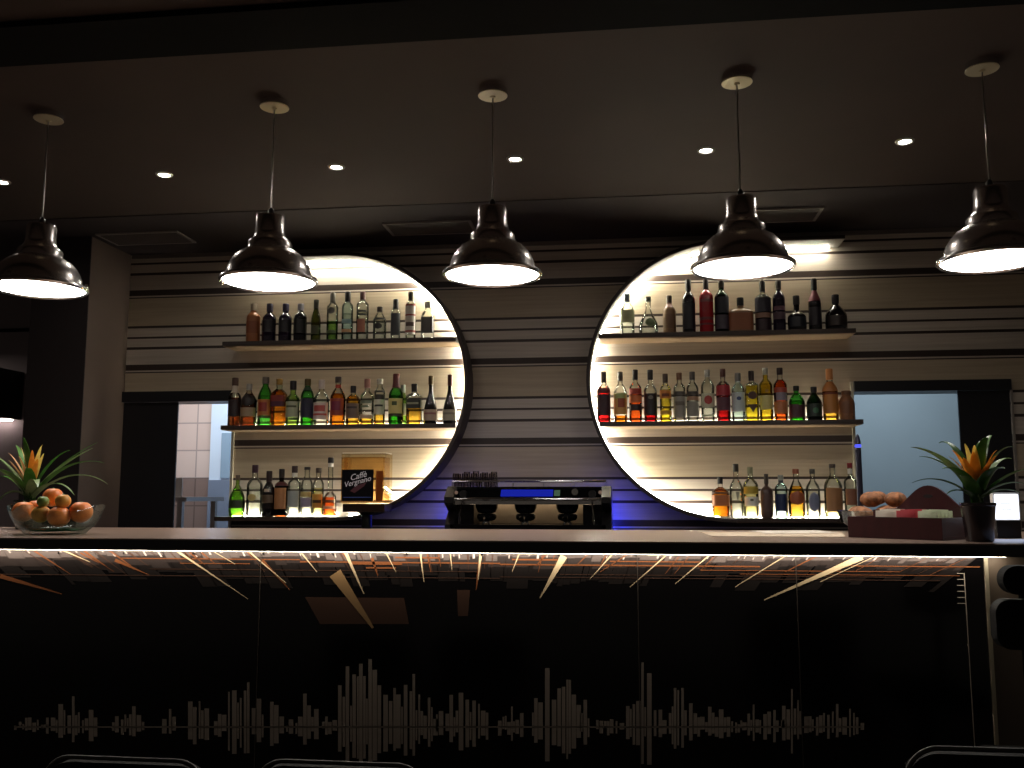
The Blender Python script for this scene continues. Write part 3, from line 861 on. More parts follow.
row(S2[1], 'bottles on the middle shelf of the right niche', [
    (603.5, 372, 6.5, 391, 384, 2.3, 'clear', ('red', 388), '3c322c', 383, [(389, 394, '5c2024', 75), (395, 416, '3a1f28', 78)], 'maroon bottle at the left end of the right middle shelf', {'Y': 5.38}),
    (620, 372, 6.5, 394, 384, 2.3, 'clear', ('amber', 416), '645a50', 381, [(394, 399, 'a0b070', 72), (399, 415, 'c89a54', 72), (399, 408, '94482c', 30, 0.0012, 8)], 'bottle with a green and yellow label and grey cap', {}),
    (635, 370, 6.2, 389, 382, 2.4, 'clear', ('orange', 389), '17110f', 380, [(389, 395, '9c342a', 75), (396, 403, 'c46c3c', 70), (405, 411, '2c1a1a', 72)], 'orange bottle with a black band across its red label'),
    (650, 370, 6.3, 391, 384, 2.4, 'clear', ('red', 395), '17110f', 380, [(394, 416, '1e181c', 80), (396, 400, '6c685e', 22, 0.0012, 0, 'disc')], 'bottle with a large black label over red liquid'),
    (665, 374, 5.6, 390, 384, 2.3, 'clear', ('yel', 390), '4a3c32', 383, [(391, 399, 'b8722c', 75), (394, 397, '6c3418', 40, 0.0012), (411, 415, 'c89c3a', 75)], 'small yellow bottle with an orange top label'),
    (679, 373, 5.9, 389, 383, 2.4, 'clear', ('clr', 393), '74523c', 380, [(392, 396, '55504a', 75), (397, 418, '8c8a80', 72), (402, 406, '6a6258', 44, 0.0012)], 'clear bottle with a grey scrollwork label and brown cap'),
    (692, 372, 5.9, 389, 382, 2.4, 'clear', ('clr', 393), '55504a', 380, [(392, 396, '4c4640', 75), (397, 401, '9c7860', 72), (402, 417, '8a877c', 72)], 'clear bottle with a grey scrollwork label and grey cap'),
    (707, 370, 6.4, 387, 379, 2.4, 'clear', ('clr', 394), 'ma8a8a0', 377, [(394, 408, 'c4c2a8', 68), (396, 405, 'a8423c', 36, 0.0012, 0, 'disc'), (415, 417, 'a4b090', 66)], 'clear bottle with a round red badge'),
    (722.5, 369, 6.8, 387, 381, 2.4, 'clear', ('red', 385), '5a3428', 377, [(386, 396, '9c2a34', 78), (398, 411, '57303c', 76)], 'red bottle with a dark red label, right middle shelf'),
    (737.5, 373, 6.4, 391, 383, 2.6, 'aqua', ('clr', 392), 'm8c8c8a', 382, [(393, 412, 'b8c4c4', 72), (397, 401, '3a4a74', 20, 0.0012, 0, 'disc')], 'pale clear bottle with a white label and blue dot'),
    (751, 371, 6.4, 385, 382, 2.4, 'clear', ('yel', 386), '2a1c16', 381, [(392, 400, '4a2c1c', 36, 0.0009, 0, 'disc'), (405, 413, '3a2414', 40, 0.0009, 0, 'tri')], 'yellow bottle with two dark brown emblems', {'sq': 0.4}),
    (765, 368, 6.4, 386, 379, 2.5, 'yellow', ('straw', 384), 'mb0b0a4', 375, [(390, 393, '8a6a34', 14), (396, 410, 'c4bc78', 66)], 'pale yellow bottle with a silver cap', {}),
    (779.5, 368, 6.5, 386, 379, 2.7, 'clear', ('orange', 380), '2c1e1a', 375, [(388, 393, '984030', 75), (393, 401, '847c88', 50), (402, 414, 'b07048', 72)], 'orange bottle with a grey label and dark cap'),
    (796, 386, 7.7, 403, 393, 2.6, 'green', ('grn', 401), '15120f', 391, [(405, 418, '4a2830', 80)], 'squat green bottle with a maroon label'),
    (813.5, 387, 7.4, 404, 394, 2.7, 'dgreen', ('dark', 403), '17191a', 393, [(404, 417, '233028', 70), (408, 414, '3c6a4c', 22, 0.0012, 0, 'disc')], 'squat dark green bottle with a green emblem'),
    (829, 369, 7.3, 391, 382, 3.0, 'clear', ('gold', 391), 'c8844a', 380, [(382, 392, 'b8763c', 180), (393, 395, '7c3a24', 80), (395, 414, 'b87a3c', 78)], 'tan and orange bottle left of the brown stoneware jug'),
    (846, 391, 7.8, 404, 396, 4.2, 'crock', None, '6c4a34', 395, [(402, 414, '7a5036', 60)], 'brown stoneware jug at the right end of the right middle shelf', {'cat': 'jug'}),
])
row(S3[1], 'bottles on the bottom shelf of the right niche', [
    (720, 477, 8.3, 493, 487, 2.3, 'clear', ('amber', 490), '141014', 484, [(492, 494, '4a2a1c', 75), (495, 506, 'b06a40', 68)], 'round amber bottle at the left end of the right bottom shelf', {'sq': 0.3, 'lift': 0.003}),
    (735.5, 464, 6.6, 489, 479, 2.5, 'clear', ('clr', 490), '2a261c', 472, [(492, 503, '5c5a52', 16, 0.0009, 4, 'tri')], 'clear bottle with a dark thistle shaped emblem'),
    (750, 467, 7.3, 486, 478, 2.5, 'clear', ('straw', 486), '8a8a6c', 474, [(487, 494, 'b09a3c', 70), (497, 506, 'dcdcd0', 62), (499, 501, '55553c', 12, 0.0012)], 'bottle with a yellow upper and white lower label'),
    (766, 474, 6.1, 491, 486, 1.9, 'bark', None, '3a322a', 484, [(494, 512, '54403c', 70)], 'dark ribbed brown bottle, right bottom shelf'),
    (780.5, 475, 6.2, 489, 483, 2.4, 'aqua', ('clr', 490), '8a9088', 480, [(494, 511, '1e2c50', 68), (480.5, 483, '3a4048', 180)], 'clear bottle with a navy blue label', {}),
    (795.5, 469, 7.9, 495, 480, 2.8, 'clear', ('gold', 486), '9a5a40', 474, [(491, 505, '9c5434', 62, 0.0008, 0, 'disc')], 'golden bottle with a round rust label', {'bulge': 0.03}),
    (812, 469, 6.9, 490, 480, 2.4, 'clear', ('clr', 491), '3c3a34', 474, [(492, 512, '747c94', 46, 0.0009, 0, 'disc')], 'clear bottle with a blue grey oval label'),
    (832, 464, 8.8, 487, 475, 2.8, 'clear', ('straw', 488), '453a34', 468, [(488, 512, 'a87a52', 60)], 'large clear bottle with a tan label, right bottom shelf'),
    (849.5, 463, 6.4, 482, 476, 2.2, 'clear', ('clr', 488), '8c1c28', 468, [(469, 474, 'd4d0c8', 180), (489, 505, '8a5a44', 62)], 'red capped clear bottle at the right end of the right bottom shelf'),
])

# ================================================================== BACK COUNTER, MACHINE, DISPLAY CUBE
BCZ = 0.93
bc = thing('back_counter', 'dark back counter along the striped wall, under the coffee machine', 'counter', (-0.55, 5.2, 0))
b = BM(); box(b, -2.3, 1.2, 4.86, 5.499, BCZ - 0.03, BCZ); obj('worktop', b, M['shelf'], bc, bevel=0.003)
b = BM(); box(b, -2.28, 1.18, 4.90, 5.495, 0.001, BCZ - 0.031); obj('cabinet', b, M['cedge'], bc)

MY = 4.92                                   # machine front
mx0, mx1 = at(444, 505, MY).x, at(611, 505, MY).x
mz = lambda py: at(528, py, MY).z
em = thing('espresso_machine', 'black three group espresso machine between the two round niches', 'coffee machine', ((mx0 + mx1) / 2, MY + 0.25, BCZ))
mid = (mx0 + mx1) / 2
b = BM(); box(b, mx0 + 0.05, mx1 - 0.05, MY + 0.14, MY + 0.44, mz(503), mz(489)); obj('body', b, M['blackm'], em, bevel=0.008)
b = BM(); box(b, mx0 + 0.03, mx1 - 0.03, MY + 0.02, MY + 0.44, BCZ + 0.001, mz(525)); obj('drip_tray', b, M['blackm'], em, bevel=0.006)
b = BM(); box(b, mx0 + 0.05, mx1 - 0.05, MY + 0.30, MY + 0.44, mz(525) + 0.001, mz(503) - 0.001)
obj('back_splash', b, mat('pale_steel_splash', 'cdbda6', 0.4, 0.3), em)
b = BM(); box(b, mx0 + 0.10, mx1 - 0.10, MY + 0.25, MY + 0.26, mz(503) - 0.006, mz(503) - 0.0005); obj('added_fill_strip', b, emis('added_fill_glow', 'ffe2bc', 4.0), em)  # added glow strip, there only to brighten the back splash
for x0, x1 in ((mx0, mx0 + 0.05), (mx1 - 0.05, mx1)):
    b = BM()
    s = MY
    prism(b, [(x0, s + 0.02, BCZ + 0.001), (x0, s + 0.44, BCZ + 0.001), (x0, s + 0.44, mz(486)), (x0, s + 0.10, mz(486)), (x0, s, mz(497)), (x0, s + 0.0, mz(503)), (x0, s + 0.12, mz(512)), (x0, s + 0.02, mz(525))], (x1 - x0, 0, 0))
    obj('side_panel', b, M['black'], em, bevel=0.006)
b = BM(); box(b, mx0 + 0.052, mx1 - 0.052, MY + 0.03, MY + 0.14, mz(503) - 0.008, mz(498.5)); obj('chrome_bar', b, M['chrome'], em, bevel=0.004)
b = BM(); prism(b, [(mx0 + 0.052, MY + 0.05, mz(498)), (mx0 + 0.052, MY + 0.139, mz(498)), (mx0 + 0.052, MY + 0.139, mz(488)), (mx0 + 0.052, MY + 0.10, mz(488))], (mx1 - mx0 - 0.104, 0, 0))
obj('control_panel', b, mat('black_gloss_control_panel', '141416', 0.08, 0.7), em)
# illuminated blue panel in the middle and a small green display
xa, xb = at(499, 492, MY).x, at(552, 492, MY).x


def slant(bm, x0, x1, y0, y1):
    za, zb_ = mz(y1), mz(y0)
    f = lambda z_: MY + 0.05 + 0.05 * (z_ - mz(498)) / (mz(488) - mz(498)) - 0.002
    prism(bm, [(x0, f(za), za), (x0, f(za) + 0.0015, za), (x0, f(zb_) + 0.0015, zb_), (x0, f(zb_), zb_)], (x1 - x0, 0, 0))


b = BM(); slant(b, xa, xb, 489.5, 496.5); obj('lit_panel', b, emis('blue_panel_glow', '2230c8', 0.55), em)
b = BM(); slant(b, at(553, 492, MY).x, at(559, 492, MY).x, 490, 496); obj('display', b, emis('green_display_glow', '6a8a70', 0.35), em)
b = BM(); tube(b, [at(575, 492, MY + 0.06) + Vector((0, 0.006, 0)), at(575, 492, MY + 0.06) + Vector((0, -0.02, 0))], 0.018, 20); obj('gauge', b, M['chrome'], em, True)
b = BM(); tube(b, [(mx0 + 0.054, MY + 0.02, mz(499.2)), (mx1 - 0.054, MY + 0.02, mz(499.2))], 0.0085, 16); obj('front_rail', b, M['chrome'], em, True)
# cup rail on top
zr = mz(481)
b = BM(); box(b, mx0 + 0.02, mx1 - 0.02, MY + 0.10, MY + 0.43, mz(488.5), mz(486.5)); obj('cup_tray', b, M['blackm'], em, bevel=0.003)
b = BM(); tube(b, [(mx0 + 0.03, MY + 0.43, zr), (mx0 + 0.03, MY + 0.10, zr), (mx1 - 0.03, MY + 0.10, zr), (mx1 - 0.03, MY + 0.43, zr)], 0.006, 12); obj('cup_rail', b, M['chrome'], em, True)
for k in range(6):
    x = mx0 + 0.03 + (mx1 - mx0 - 0.06) * k / 5
    b = BM(); tube(b, [(x, MY + 0.10, mz(486.5)), (x, MY + 0.10, zr)], 0.004, 8); obj('rail_post', b, M['steel'], em, True)
for xa_, xb_ in ((452, 474), (583, 605)):
    b = BM(); box(b, at(xa_, 505, MY + 0.1).x, at(xb_, 505, MY + 0.1).x, MY + 0.10, MY + 0.299, mz(525) + 0.001, mz(503) - 0.0095); obj('side_housing', b, M['blackm'], em, bevel=0.008)
for px in (486, 525, 567):
    gx = at(px, 510, MY + 0.1).x
    b = BM(); lathe(b, [(0.030, 0), (0.048, 0.006), (0.060, 0.030), (0.064, 0.062)], (gx, MY + 0.13, mz(514)), 24)
    g = obj('group_head', b, M['blackm'], em, True)
    b = BM(); lathe(b, [(0.030, -0.012), (0.046, -0.006), (0.054, 0.004), (0.054, 0.020), (0.046, 0.0275)], (gx, MY + 0.13, mz(514) - 0.0285), 24)
    q = obj('portafilter', b, M['blackm'], em, True)
    h = BM(); tube(h, [(gx, MY + 0.10, mz(514) - 0.016), (gx, MY + 0.06, mz(514) - 0.018), (gx, MY - 0.05, mz(514) - 0.024), (gx, MY - 0.075, mz(514) - 0.026)], 0.011, 12, radii=[0.008, 0.011, 0.016, 0.014]); obj('handle', h, M['blackm'], q, True)
    h = BM(); tube(h, [(gx, MY - 0.0755, mz(514) - 0.026), (gx, MY - 0.082, mz(514) - 0.0265)], 0.0135, 14); obj('handle_cap', h, M['chrome'], q, True)
    for s in (-1, 1):
        h = BM(); tube(h, [(gx, MY + 0.12, mz(514) - 0.040), (gx + s * 0.014, MY + 0.11, mz(514) - 0.048), (gx + s * 0.020, MY + 0.11, mz(514) - 0.060)], 0.007, 8); obj('spout', h, M['chrome'], q, True)
for px, s in ((462, -1), (592, 1)):
    x = at(px, 505, MY).x
    b = BM(); tube(b, [(x, MY + 0.04, mz(501)), (x, MY - 0.01, mz(503)), (x + s * 0.005, MY - 0.03, mz(512)), (x + s * 0.01, MY - 0.025, mz(524))], 0.005, 10); obj('steam_wand', b, M['chrome'], em, True)
    b = BM(); tube(b, [(x, MY + 0.06, mz(494)), (x, MY + 0.02, mz(494))], 0.020, 18); obj('steam_knob', b, M['black'], em, True)
for px in (455, 600):
    b = BM(); x = at(px, 494, MY).x
    tube(b, [(x, MY + 0.09, mz(492)), (x, MY + 0.04, mz(492.5))], 0.010, 14); obj('switch_knob', b, M['chrome'], em, True)
# blue side lights of the machine
for x in (mx0 + 0.002, mx1 - 0.012):
    b = BM(); box(b, x, x + 0.010, MY + 0.4405, MY + 0.447, BCZ + 0.05, mz(504)); obj('side_light', b, emis('blue_side_led', '2a36ff', BLUE_L), em)

# cups and glasses on the machine
gm = glass('smoky_glass', (0.88, 0.86, 0.85))
tz = mz(486.5) + 0.0005
for k, (px, j, s) in enumerate([(456, 0, 1), (465, 0, 1), (474, 0, 1), (483, 0, 1), (492, 0, 1), (458, 1, 1), (467, 1, 1.15), (476, 1, 1.2), (485, 1, 1.1), (494, 1, 1.15)]):
    x = at(px, 484, MY + 0.2 + 0.09 * j).x
    b = BM()
    H_ = 0.075 * s
    lathe(b, [(0.0225, 0), (0.0215, H_ * 0.4), (0.018, H_), (0.016, H_), (0.0195, H_ * 0.4), (0.0205, 0.002)], (x, MY + 0.20 + 0.09 * j, tz), 20, cap=False)
    g = obj('coffee_glass', b, gm, None, True)
    tag(g, 'small smoky glass turned upside down on the left end of the coffee machine', 'glass', 'glasses on the coffee machine')

# amber display cube
DY = 5.05
dz = lambda py: at(365, py, DY).z
q0, q1 = at(341, 480, DY).x, at(384.5, 480, DY).x
dc = thing('coffee_display_jar', 'amber glass cube with a black label on a dark pedestal', 'display jar', ((q0 + q1) / 2, DY + 0.1, BCZ))
b = BM(); box(b, q0, q1, DY, DY + 0.17, dz(504), dz(453.5)); obj('glass_case', b, glass('amber_case_glass', (0.98, 0.91, 0.76)), dc, bevel=0.012)
b = BM(); box(b, q0 + 0.012, q1 - 0.012, DY + 0.012, DY + 0.158, dz(502.5), dz(457)); obj('coffee_fill', b, glass('amber_fill', (0.97, 0.83, 0.60), 0.3), dc, bevel=0.008)
b = BM(); box(b, at(375, 480, DY).x, q1 - 0.014, DY + 0.02, DY + 0.022, dz(501), dz(471)); obj('inner_card', b, mat('rust_brown_card', '9a5a34', 0.6), dc)
b = BM(); box(b, at(342, 510, DY).x, at(384, 510, DY).x, DY + 0.01, DY + 0.165, dz(512), dz(504) - 0.0005); obj('pedestal', b, mat('dark_gloss_pedestal', '1d1513', 0.15), dc, bevel=0.006)
b = BM(); lathe(b, [(0.05, 0), (0.05, 0.01), (0.03, 0.02), (0.03, dz(512) - BCZ - 0.02), (0.06, dz(512) - BCZ - 0.0005)], ((q0 + q1) / 2, DY + 0.10, BCZ + 0.0005), 24); obj('foot', b, M['black'], dc, True)
b = BM(); box(b, q0 + 0.004, q1 - 0.004, DY + 0.004, DY + 0.166, dz(453.5) + 0.0005, dz(452.3)); obj('highlight_plate', b, mat('pale_top_highlight', 'e8dcc4', 0.15), dc, bevel=0.0015)  # pale plate added as the highlight along the cube's top
l0, l1 = at(342, 470, DY - 0.004), at(373, 501, DY - 0.004)
b = BM(); box(b, l0.x, l1.x, DY - 0.004, DY - 0.0005, dz(501), dz(469.5)); lab_o = obj('label', b, mat('black_label_card', '07050a', 0.6, spec=0.1), dc)
wt = mat('white_print', 'e4e0e6', 0.5)
ly = DY - 0.0046
text_mesh('lettering', 'Caffè', 0.046, wt, dc, Vector(((l0.x + l1.x) / 2 + 0.002, ly, dz(476.2))), (R(90), R(14), 0), 0.35)
text_mesh('lettering', 'Vergnano', 0.041, wt, dc, Vector(((l0.x + l1.x) / 2 - 0.002, ly, dz(481.8))), (R(90), R(14), 0), 0.35)
b = BM(); box(b, l0.x + 0.01, l1.x - 0.01, ly - 0.0002, ly + 0.0005, dz(497.6), dz(497)); obj('label_line', b, mat('blue_print', '3a4a8c', 0.5), dc)
b = BM(); prism(b, [(l0.x + 0.05, ly, dz(491)), (l0.x + 0.075, ly, dz(493)), (l0.x + 0.13, ly, dz(486)), (l0.x + 0.145, ly, dz(482)), (l0.x + 0.08, ly, dz(486))], (0, 0.0006, 0)); obj('label_emblem', b, mat('maroon_print', '4a1a24', 0.5), dc)

# slim tap column with a blue lit band beside the right doorway
tx = at(859, 470, 4.95).x
tc_ = thing('tap_column', 'slim dark column with a blue lit band at the right doorway edge', 'column', (tx, 4.95, BCZ))
zt = lambda py: at(859, py, 4.95).z
b = BM(); lathe(b, [(0.035, 0), (0.035, 0.01), (0.016, 0.02), (0.015, zt(448) - BCZ)], (tx, 4.95, BCZ + 0.0005), 24); obj('post', b, mat('slate_grey_metal', '3c3a48', 0.3, 0.6), tc_, True)
b = BM(); lathe(b, [(0.0155, 0), (0.0155, zt(444.5) - zt(447.0))], (tx, 4.95, zt(447.2)), 24); obj('light_band', b, emis('blue_band_glow', '4a50ff', 1.6), tc_, True)
b = BM(); lathe(b, [(0.015, 0), (0.014, 0.02), (0.009, 0.04), (0.003, 0.052)], (tx, 4.95, zt(444.3)), 24); obj('tip', b, mat('violet_grey_tip', '34324a', 0.3), tc_, True)
bcx = BM(); box(bcx, 1.205, 1.5, 4.86, 5.45, 0.001, BCZ); tag(obj('side_cabinet', bcx, M['cedge'], None, bevel=0.004), 'low dark cabinet carrying the slim column by the right doorway', 'cabinet')

# ================================================================== THE BAR
CZ = 1.10
CF, CB = 2.735, 3.66
wtop = thing('bar_worktop', 'long taupe bar worktop with a black front edge', 'worktop', (-0.3, CF, CZ - 0.035))
b = BM(); box(b, -3.6, 2.6, CF + 0.004, CB, CZ - 0.004, CZ); obj('top_surface', b, M['counter'], wtop)
b = BM(); box(b, -3.6, 2.6, CF, CB, CZ - 0.036, CZ - 0.0042); obj('edge', b, M['cedge'], wtop)
PYF = 2.835
px_end = at(983, 560, PYF).x

bf = thing('bar_counter', 'glossy black bar front printed with light rays and sound waves', 'bar', (-0.9, PYF + 0.1, 0))
b = BM(); box(b, -3.6, px_end, PYF, PYF + 0.03, 0.0005, CZ - 0.0365); obj('panel', b, M['panel'], bf)
b = BM(); box(b, -3.6, px_end, PYF + 0.031, PYF + 0.55, 0.0005, CZ - 0.06); obj('carcass', b, M['cedge'], bf)
b = BM(); box(b, -3.6, px_end + 0.05, PYF - 0.034, PYF - 0.022, CZ - 0.0406, CZ - 0.0368); obj('light_strip', b, emis('bar_led', 'fff0dc', BAR_L), bf)
YP = PYF - 0.0008


LAYER = {}


def poly(bm, pts):
    y = YP - 0.00025 * LAYER[id(bm)]
    prism(bm, [Vector((q.x, q.y, min(q.z, CZ - 0.0368 - 0.00001 * i))) for i, q in enumerate(at(px, py, y) for px, py in pts)], (0, 0.0002, 0))


def streak(bm, x0, y0, x1, y1, w0, w1):
    d = Vector((x1 - x0, y1 - y0)).normalized()
    n_ = Vector((-d.y, d.x))
    poly(bm, [(x0 + n_.x * w0, y0 + n_.y * w0), (x1 + n_.x * w1, y1 + n_.y * w1), (x1 - n_.x * w1, y1 - n_.y * w1), (x0 - n_.x * w0, y0 - n_.y * w0)])


def hline(bm, x0, x1, y, w_):
    t = lambda x: y + (x - 512) * 0.0085
    poly(bm, [(x0, t(x0) - w_), (x1, t(x1) - w_), (x1, t(x1) + w_), (x0, t(x0) + w_)])


haze = [BM(), BM(), BM()]; pale = BM(); cream = BM(); orng = BM(); brn = BM(); gry = BM(); tan_ = BM()
for k_, q_ in enumerate(haze + [pale, brn, orng, tan_, cream, gry]):
    LAYER[id(q_)] = k_
for s in [(175, 549, 248, 599, 1.6, .3), (247, 549, 286, 583, 1.4, .3), (299, 549, 317, 572, 1.2, .3), (345, 551, 364, 594, 1.8, .4), (420, 549, 424, 582, .9, .3), (481, 549, 478, 580, 1.6, .3),
          (564, 556, 540, 598, 3.6, .6), (614, 551, 590, 579, 1.4, .2), (669, 551, 630, 587, 1.6, .3), (712, 551, 675, 584, 1.5, .3), (789, 552, 735, 587, 1.7, .3), (862, 556, 764, 600, 4.0, .6),
          (879, 552, 820, 582, 1.5, .3), (60, 549, 90, 562, .9, .2), (210, 549, 235, 564, .8, .2), (385, 549, 396, 572, .8, .2), (450, 549, 452, 570, .7, .2), (520, 550, 512, 572, .8, .2)]:
    streak(cream, *s)
for s in [(107, 548, 131, 566, 1.4, .5), (115, 560, 149, 575, 1.6, .3), (0, 576, 62, 594, 2.2, .4), (262, 560, 290, 590, 1.4, .3), (372, 558, 378, 576, 1.6, .4), (630, 552, 600, 572, 1.2, .3),
          (590, 551, 576, 566, 1.2, .3), (820, 554, 785, 572, 1.2, .3), (480, 562, 476, 590, 1.8, .4), (340, 549, 350, 562, 1.4, .4), (548, 551, 536, 566, 1.6, .3)]:
    streak(orng, *s)
for x0, x1, y, w_ in [(120, 300, 561.5, .5), (300, 500, 563.5, .7), (350, 402, 565, .9), (366, 396, 569, .8), (500, 760, 564.5, .7), (610, 700, 560.5, .6), (840, 980, 563, .5), (700, 900, 568.5, .4), (512, 560, 559.5, .8), (395, 440, 558.5, .7), (180, 250, 566, .4), (740, 960, 572, .35)]:
    hline(orng, x0, x1, y, w_)
for x0, x1, y, w_ in [(0, 500, 578.5, .35), (500, 940, 577, .3), (150, 480, 572, .3), (560, 900, 574, .3)]:
    hline(brn, x0, x1, y, w_)
poly(brn, [(305, 597), (404, 598), (409, 624), (320, 624)])
poly(brn, [(457, 590), (470, 590), (468, 616), (458, 616)])
random.seed(11)
for k in range(60):
    x = random.uniform(-5, 975)
    l = random.uniform(8, 26)
    sl = (480 - x) / 150.0
    streak(brn if k % 3 else orng, x, 549 + random.uniform(0, 4), x + sl * l * 0.5, 549 + l, random.uniform(.4, 1.1), .2)
for q_, ylo, yhi in ((haze[0], 572, 590), (haze[1], 562, 570), (haze[2], 556, 561.5)):
    x = -20.0
    while x < 978:
        w_ = random.uniform(3, 22)
        t_ = (x - 512) * 0.005
        yb_ = random.uniform(ylo, yhi) + t_
        sl = (480 - x) / 150.0 * 0.35
        x2 = min(x + w_, 980)
        poly(q_, [(x, 546 + t_), (x2, 546 + t_), (x2 + sl * (yb_ - 552), yb_), (x + sl * (yb_ - 552), yb_)])
        x += w_ + (random.uniform(0.3, 2) if random.random() < 0.3 else 0)
x = -20.0
while x < 975:
    h_ = random.uniform(1.5, 6)
    t_ = (x - 512) * 0.006
    w_ = random.uniform(0.6, 2.2)
    sl = (480 - x) / 150.0
    poly(pale, [(x, 546), (x + w_, 546), (x + w_ + sl * h_ * 0.4, 553 + h_ + t_), (x + sl * h_ * 0.4, 553 + h_ + t_)])
    x += w_ + random.uniform(4, 22)
streak(tan_, 335, 573, 373, 628, 6.5, 1.2)
# sound wave at the bottom of the print: (x0, x1, height)
random.seed(4)
for x0, x1, hh in [(14, 44, 9), (46, 98, 30), (112, 142, 20), (162, 176, 26), (188, 210, 40), (214, 224, 14), (228, 262, 62), (270, 280, 48), (286, 296, 18), (298, 316, 36), (322, 336, 12), (338, 396, 78), (396, 436, 52),
                   (436, 488, 34), (498, 524, 24), (532, 578, 62), (580, 588, 30), (596, 620, 12), (626, 662, 60), (662, 700, 44), (700, 742, 22), (742, 784, 24), (782, 806, 44), (808, 862, 26)]:
    x = x0
    while x < x1:
        w_ = random.choice([1.8, 2.6, 3.6, 4.6])
        t = (x - x0) / max(1, x1 - x0)
        a = hh * (0.30 + 0.75 * random.random() ** 1.4) * (0.55 + 0.45 * math.sin(math.pi * min(1, max(0, t)) + 0.2))
        c = 727 + random.uniform(-3, 3)
        poly(gry, [(x, c - a), (x + w_, c - a), (x + w_, c + a * 0.62), (x, c + a * 0.62)])
        x += w_ + random.choice([0.3, 0.5, 0.9, 2.2])
poly(gry, [(14, 726.4), (862, 726.4), (862, 727.6), (14, 727.6)])
for k in range(13):
    y = 573 + k * 6
    poly(gry, [(957 + k * .06, y), (963.5 + k * .4, y), (963.5 + k * .4, y + .7), (957 + k * .06, y + .7)]) if k < 6 else None
poly(gry, [(963.6, 573), (964.6, 573), (975.5, 752), (974.5, 752)])
prt = BM()
for k, part in enumerate([cream, orng, brn, tan_, gry, pale] + haze):
    for f in part.faces:
        f.material_index = k
    tmp = bpy.data.meshes.new('tmp')
    part.to_mesh(tmp); part.free()
    prt.from_mesh(tmp)
    bpy.data.meshes.remove(tmp)
obj('printed_graphic', prt, [mat('cream_print', 'cdb894', 0.3), mat('orange_print', '7a4a2c', 0.3), mat('brown_print', '49342a', 0.3), mat('tan_print', '9a7c56', 0.3), mat('grey_wave_print', 'b8aca0', 0.3), mat('lilac_grey_print', 'c4b8b0', 0.3), mat('night_print', '1c1817', 0.3), mat('dusk_print', '332c2a', 0.3), mat('grey_haze_print', '5e5552', 0.3)], bf)
for px in (60, 125, 194, 264, 334, 407, 482, 559, 636, 713, 796, 880, 960):  # small chrome studs stand in for bright LED dots
    c = at(px, 554.5 + (px - 512) * 0.004, PYF)
    b = BM(); tube(b, [(c.x, PYF - 0.0032, c.z), (c.x, PYF - 0.007, c.z)], 0.0035, 12); obj('led_glint_stud', b, M['chrome'], bf, True)
for px in (260, 638, 797):
    x = at(px, 600, PYF).x
    b = BM(); box(b, x - 0.0012, x + 0.0012, PYF - 0.0042, PYF - 0.0031, 0.0005, CZ - 0.045); obj('panel_joint', b, mat('grey_joint_strip', '5c5650', 0.3, 0.5), bf)

# pier at the bar's right end ; the pale strip stands in for leaking LED light
b = BM(); box(b, px_end + 0.012, 2.6, PYF + 0.004, PYF + 0.5, 0, CZ - 0.0365); struct('wall_bar_end', b, mat('brown_grey_plaster', '64584b', 0.55, noise=0.06, nscale=3))
b = BM(); box(b, px_end + 0.001, px_end + 0.011, PYF - 0.006, PYF, 0, CZ - 0.0365); struct('led_leak_strip', b, mat('pale_led_leak', 'b4ac94', 0.3, 0.4))

# ================================================================== THINGS ON THE BAR
# menu sheets
mA, mB, mC, mD = atz(700, 532.4, CZ), atz(842, 532.6, CZ), atz(846, 537.4, CZ), atz(712, 536.6, CZ)
b = BM(); prism(b, [Vector((p.x, p.y, CZ + 0.0004)) for p in (mA, mB, mC, mD)], (0, 0, 0.0012))
tag(obj('menu_sheet', b, mat('cream_paper', 'cdb9a0', 0.6, noise=0.12, nscale=30), None), 'cream menu sheet lying flat on the bar left of the red box', 'paper')
mA, mB, mC, mD = atz(752, 531.3, CZ), atz(818, 530.9, CZ), atz(838, 533.8, CZ), atz(765, 534.2, CZ)
b = BM(); prism(b, [Vector((p.x, p.y, CZ + 0.0018)) for p in (mA, mB, mC, mD)], (0, 0, 0.001))
tag(obj('menu_sheet', b, mat('white_paper', 'd9cfc0', 0.6), None), 'smaller white sheet lying on top of the cream menu sheet', 'paper')

# red wooden sachet box, turned to face the seats
BA, BB = atz(848.5, 537.2, CZ), atz(943, 540.8, CZ)
ang = math.atan2(BB.y - BA.y, BB.x - BA.x)
BW = (BB - BA).length
BD = 0.17
sb = thing('sachet_box', 'dark red wooden sachet box with an arched back, on the bar', 'box', BA)
TB = Matrix.Translation(BA) @ Matrix.Rotation(ang, 4, 'Z')      # x along the front, y to the back, z up


def bobj(name, bm, m, parent=sb, bevel=0.0, smooth=False):
    bm.transform(TB)
    return obj(name, bm, m, parent, smooth, bevel)


red = mat('dark_red_lacquered_wood', '42161a', 0.38, noise=0.15, nscale=12, stretch=(6, 1, 1))
HBX = at(905, 517.3, (BA.y + BB.y) / 2).z - CZ
b = BM(); box(b, 0, BW, 0, 0.010, 0.0005, HBX); bobj('front_board', b, red, bevel=0.002)
b = BM(); box(b, 0.001, BW - 0.001, 0.0105, BD - 0.0105, 0.0005, 0.010); bobj('bottom_board', b, red)
for x in (0, BW - 0.009):
    b = BM(); box(b, x, x + 0.009, 0.0105, BD - 0.0105, 0.0105, HBX); bobj('side_board', b, red, bevel=0.002)
ARCH = HBX + 0.118
pts = [(0, BD - 0.010, 0.0005), (BW, BD - 0.010, 0.0005), (BW, BD - 0.010, HBX + 0.02)]
for i in range(17):
    t = i / 16
    pts.append((BW * (0.97 - 0.70 * t), BD - 0.010, HBX + 0.026 + (ARCH - HBX - 0.045) * math.sin(math.pi * t) ** 1.25))
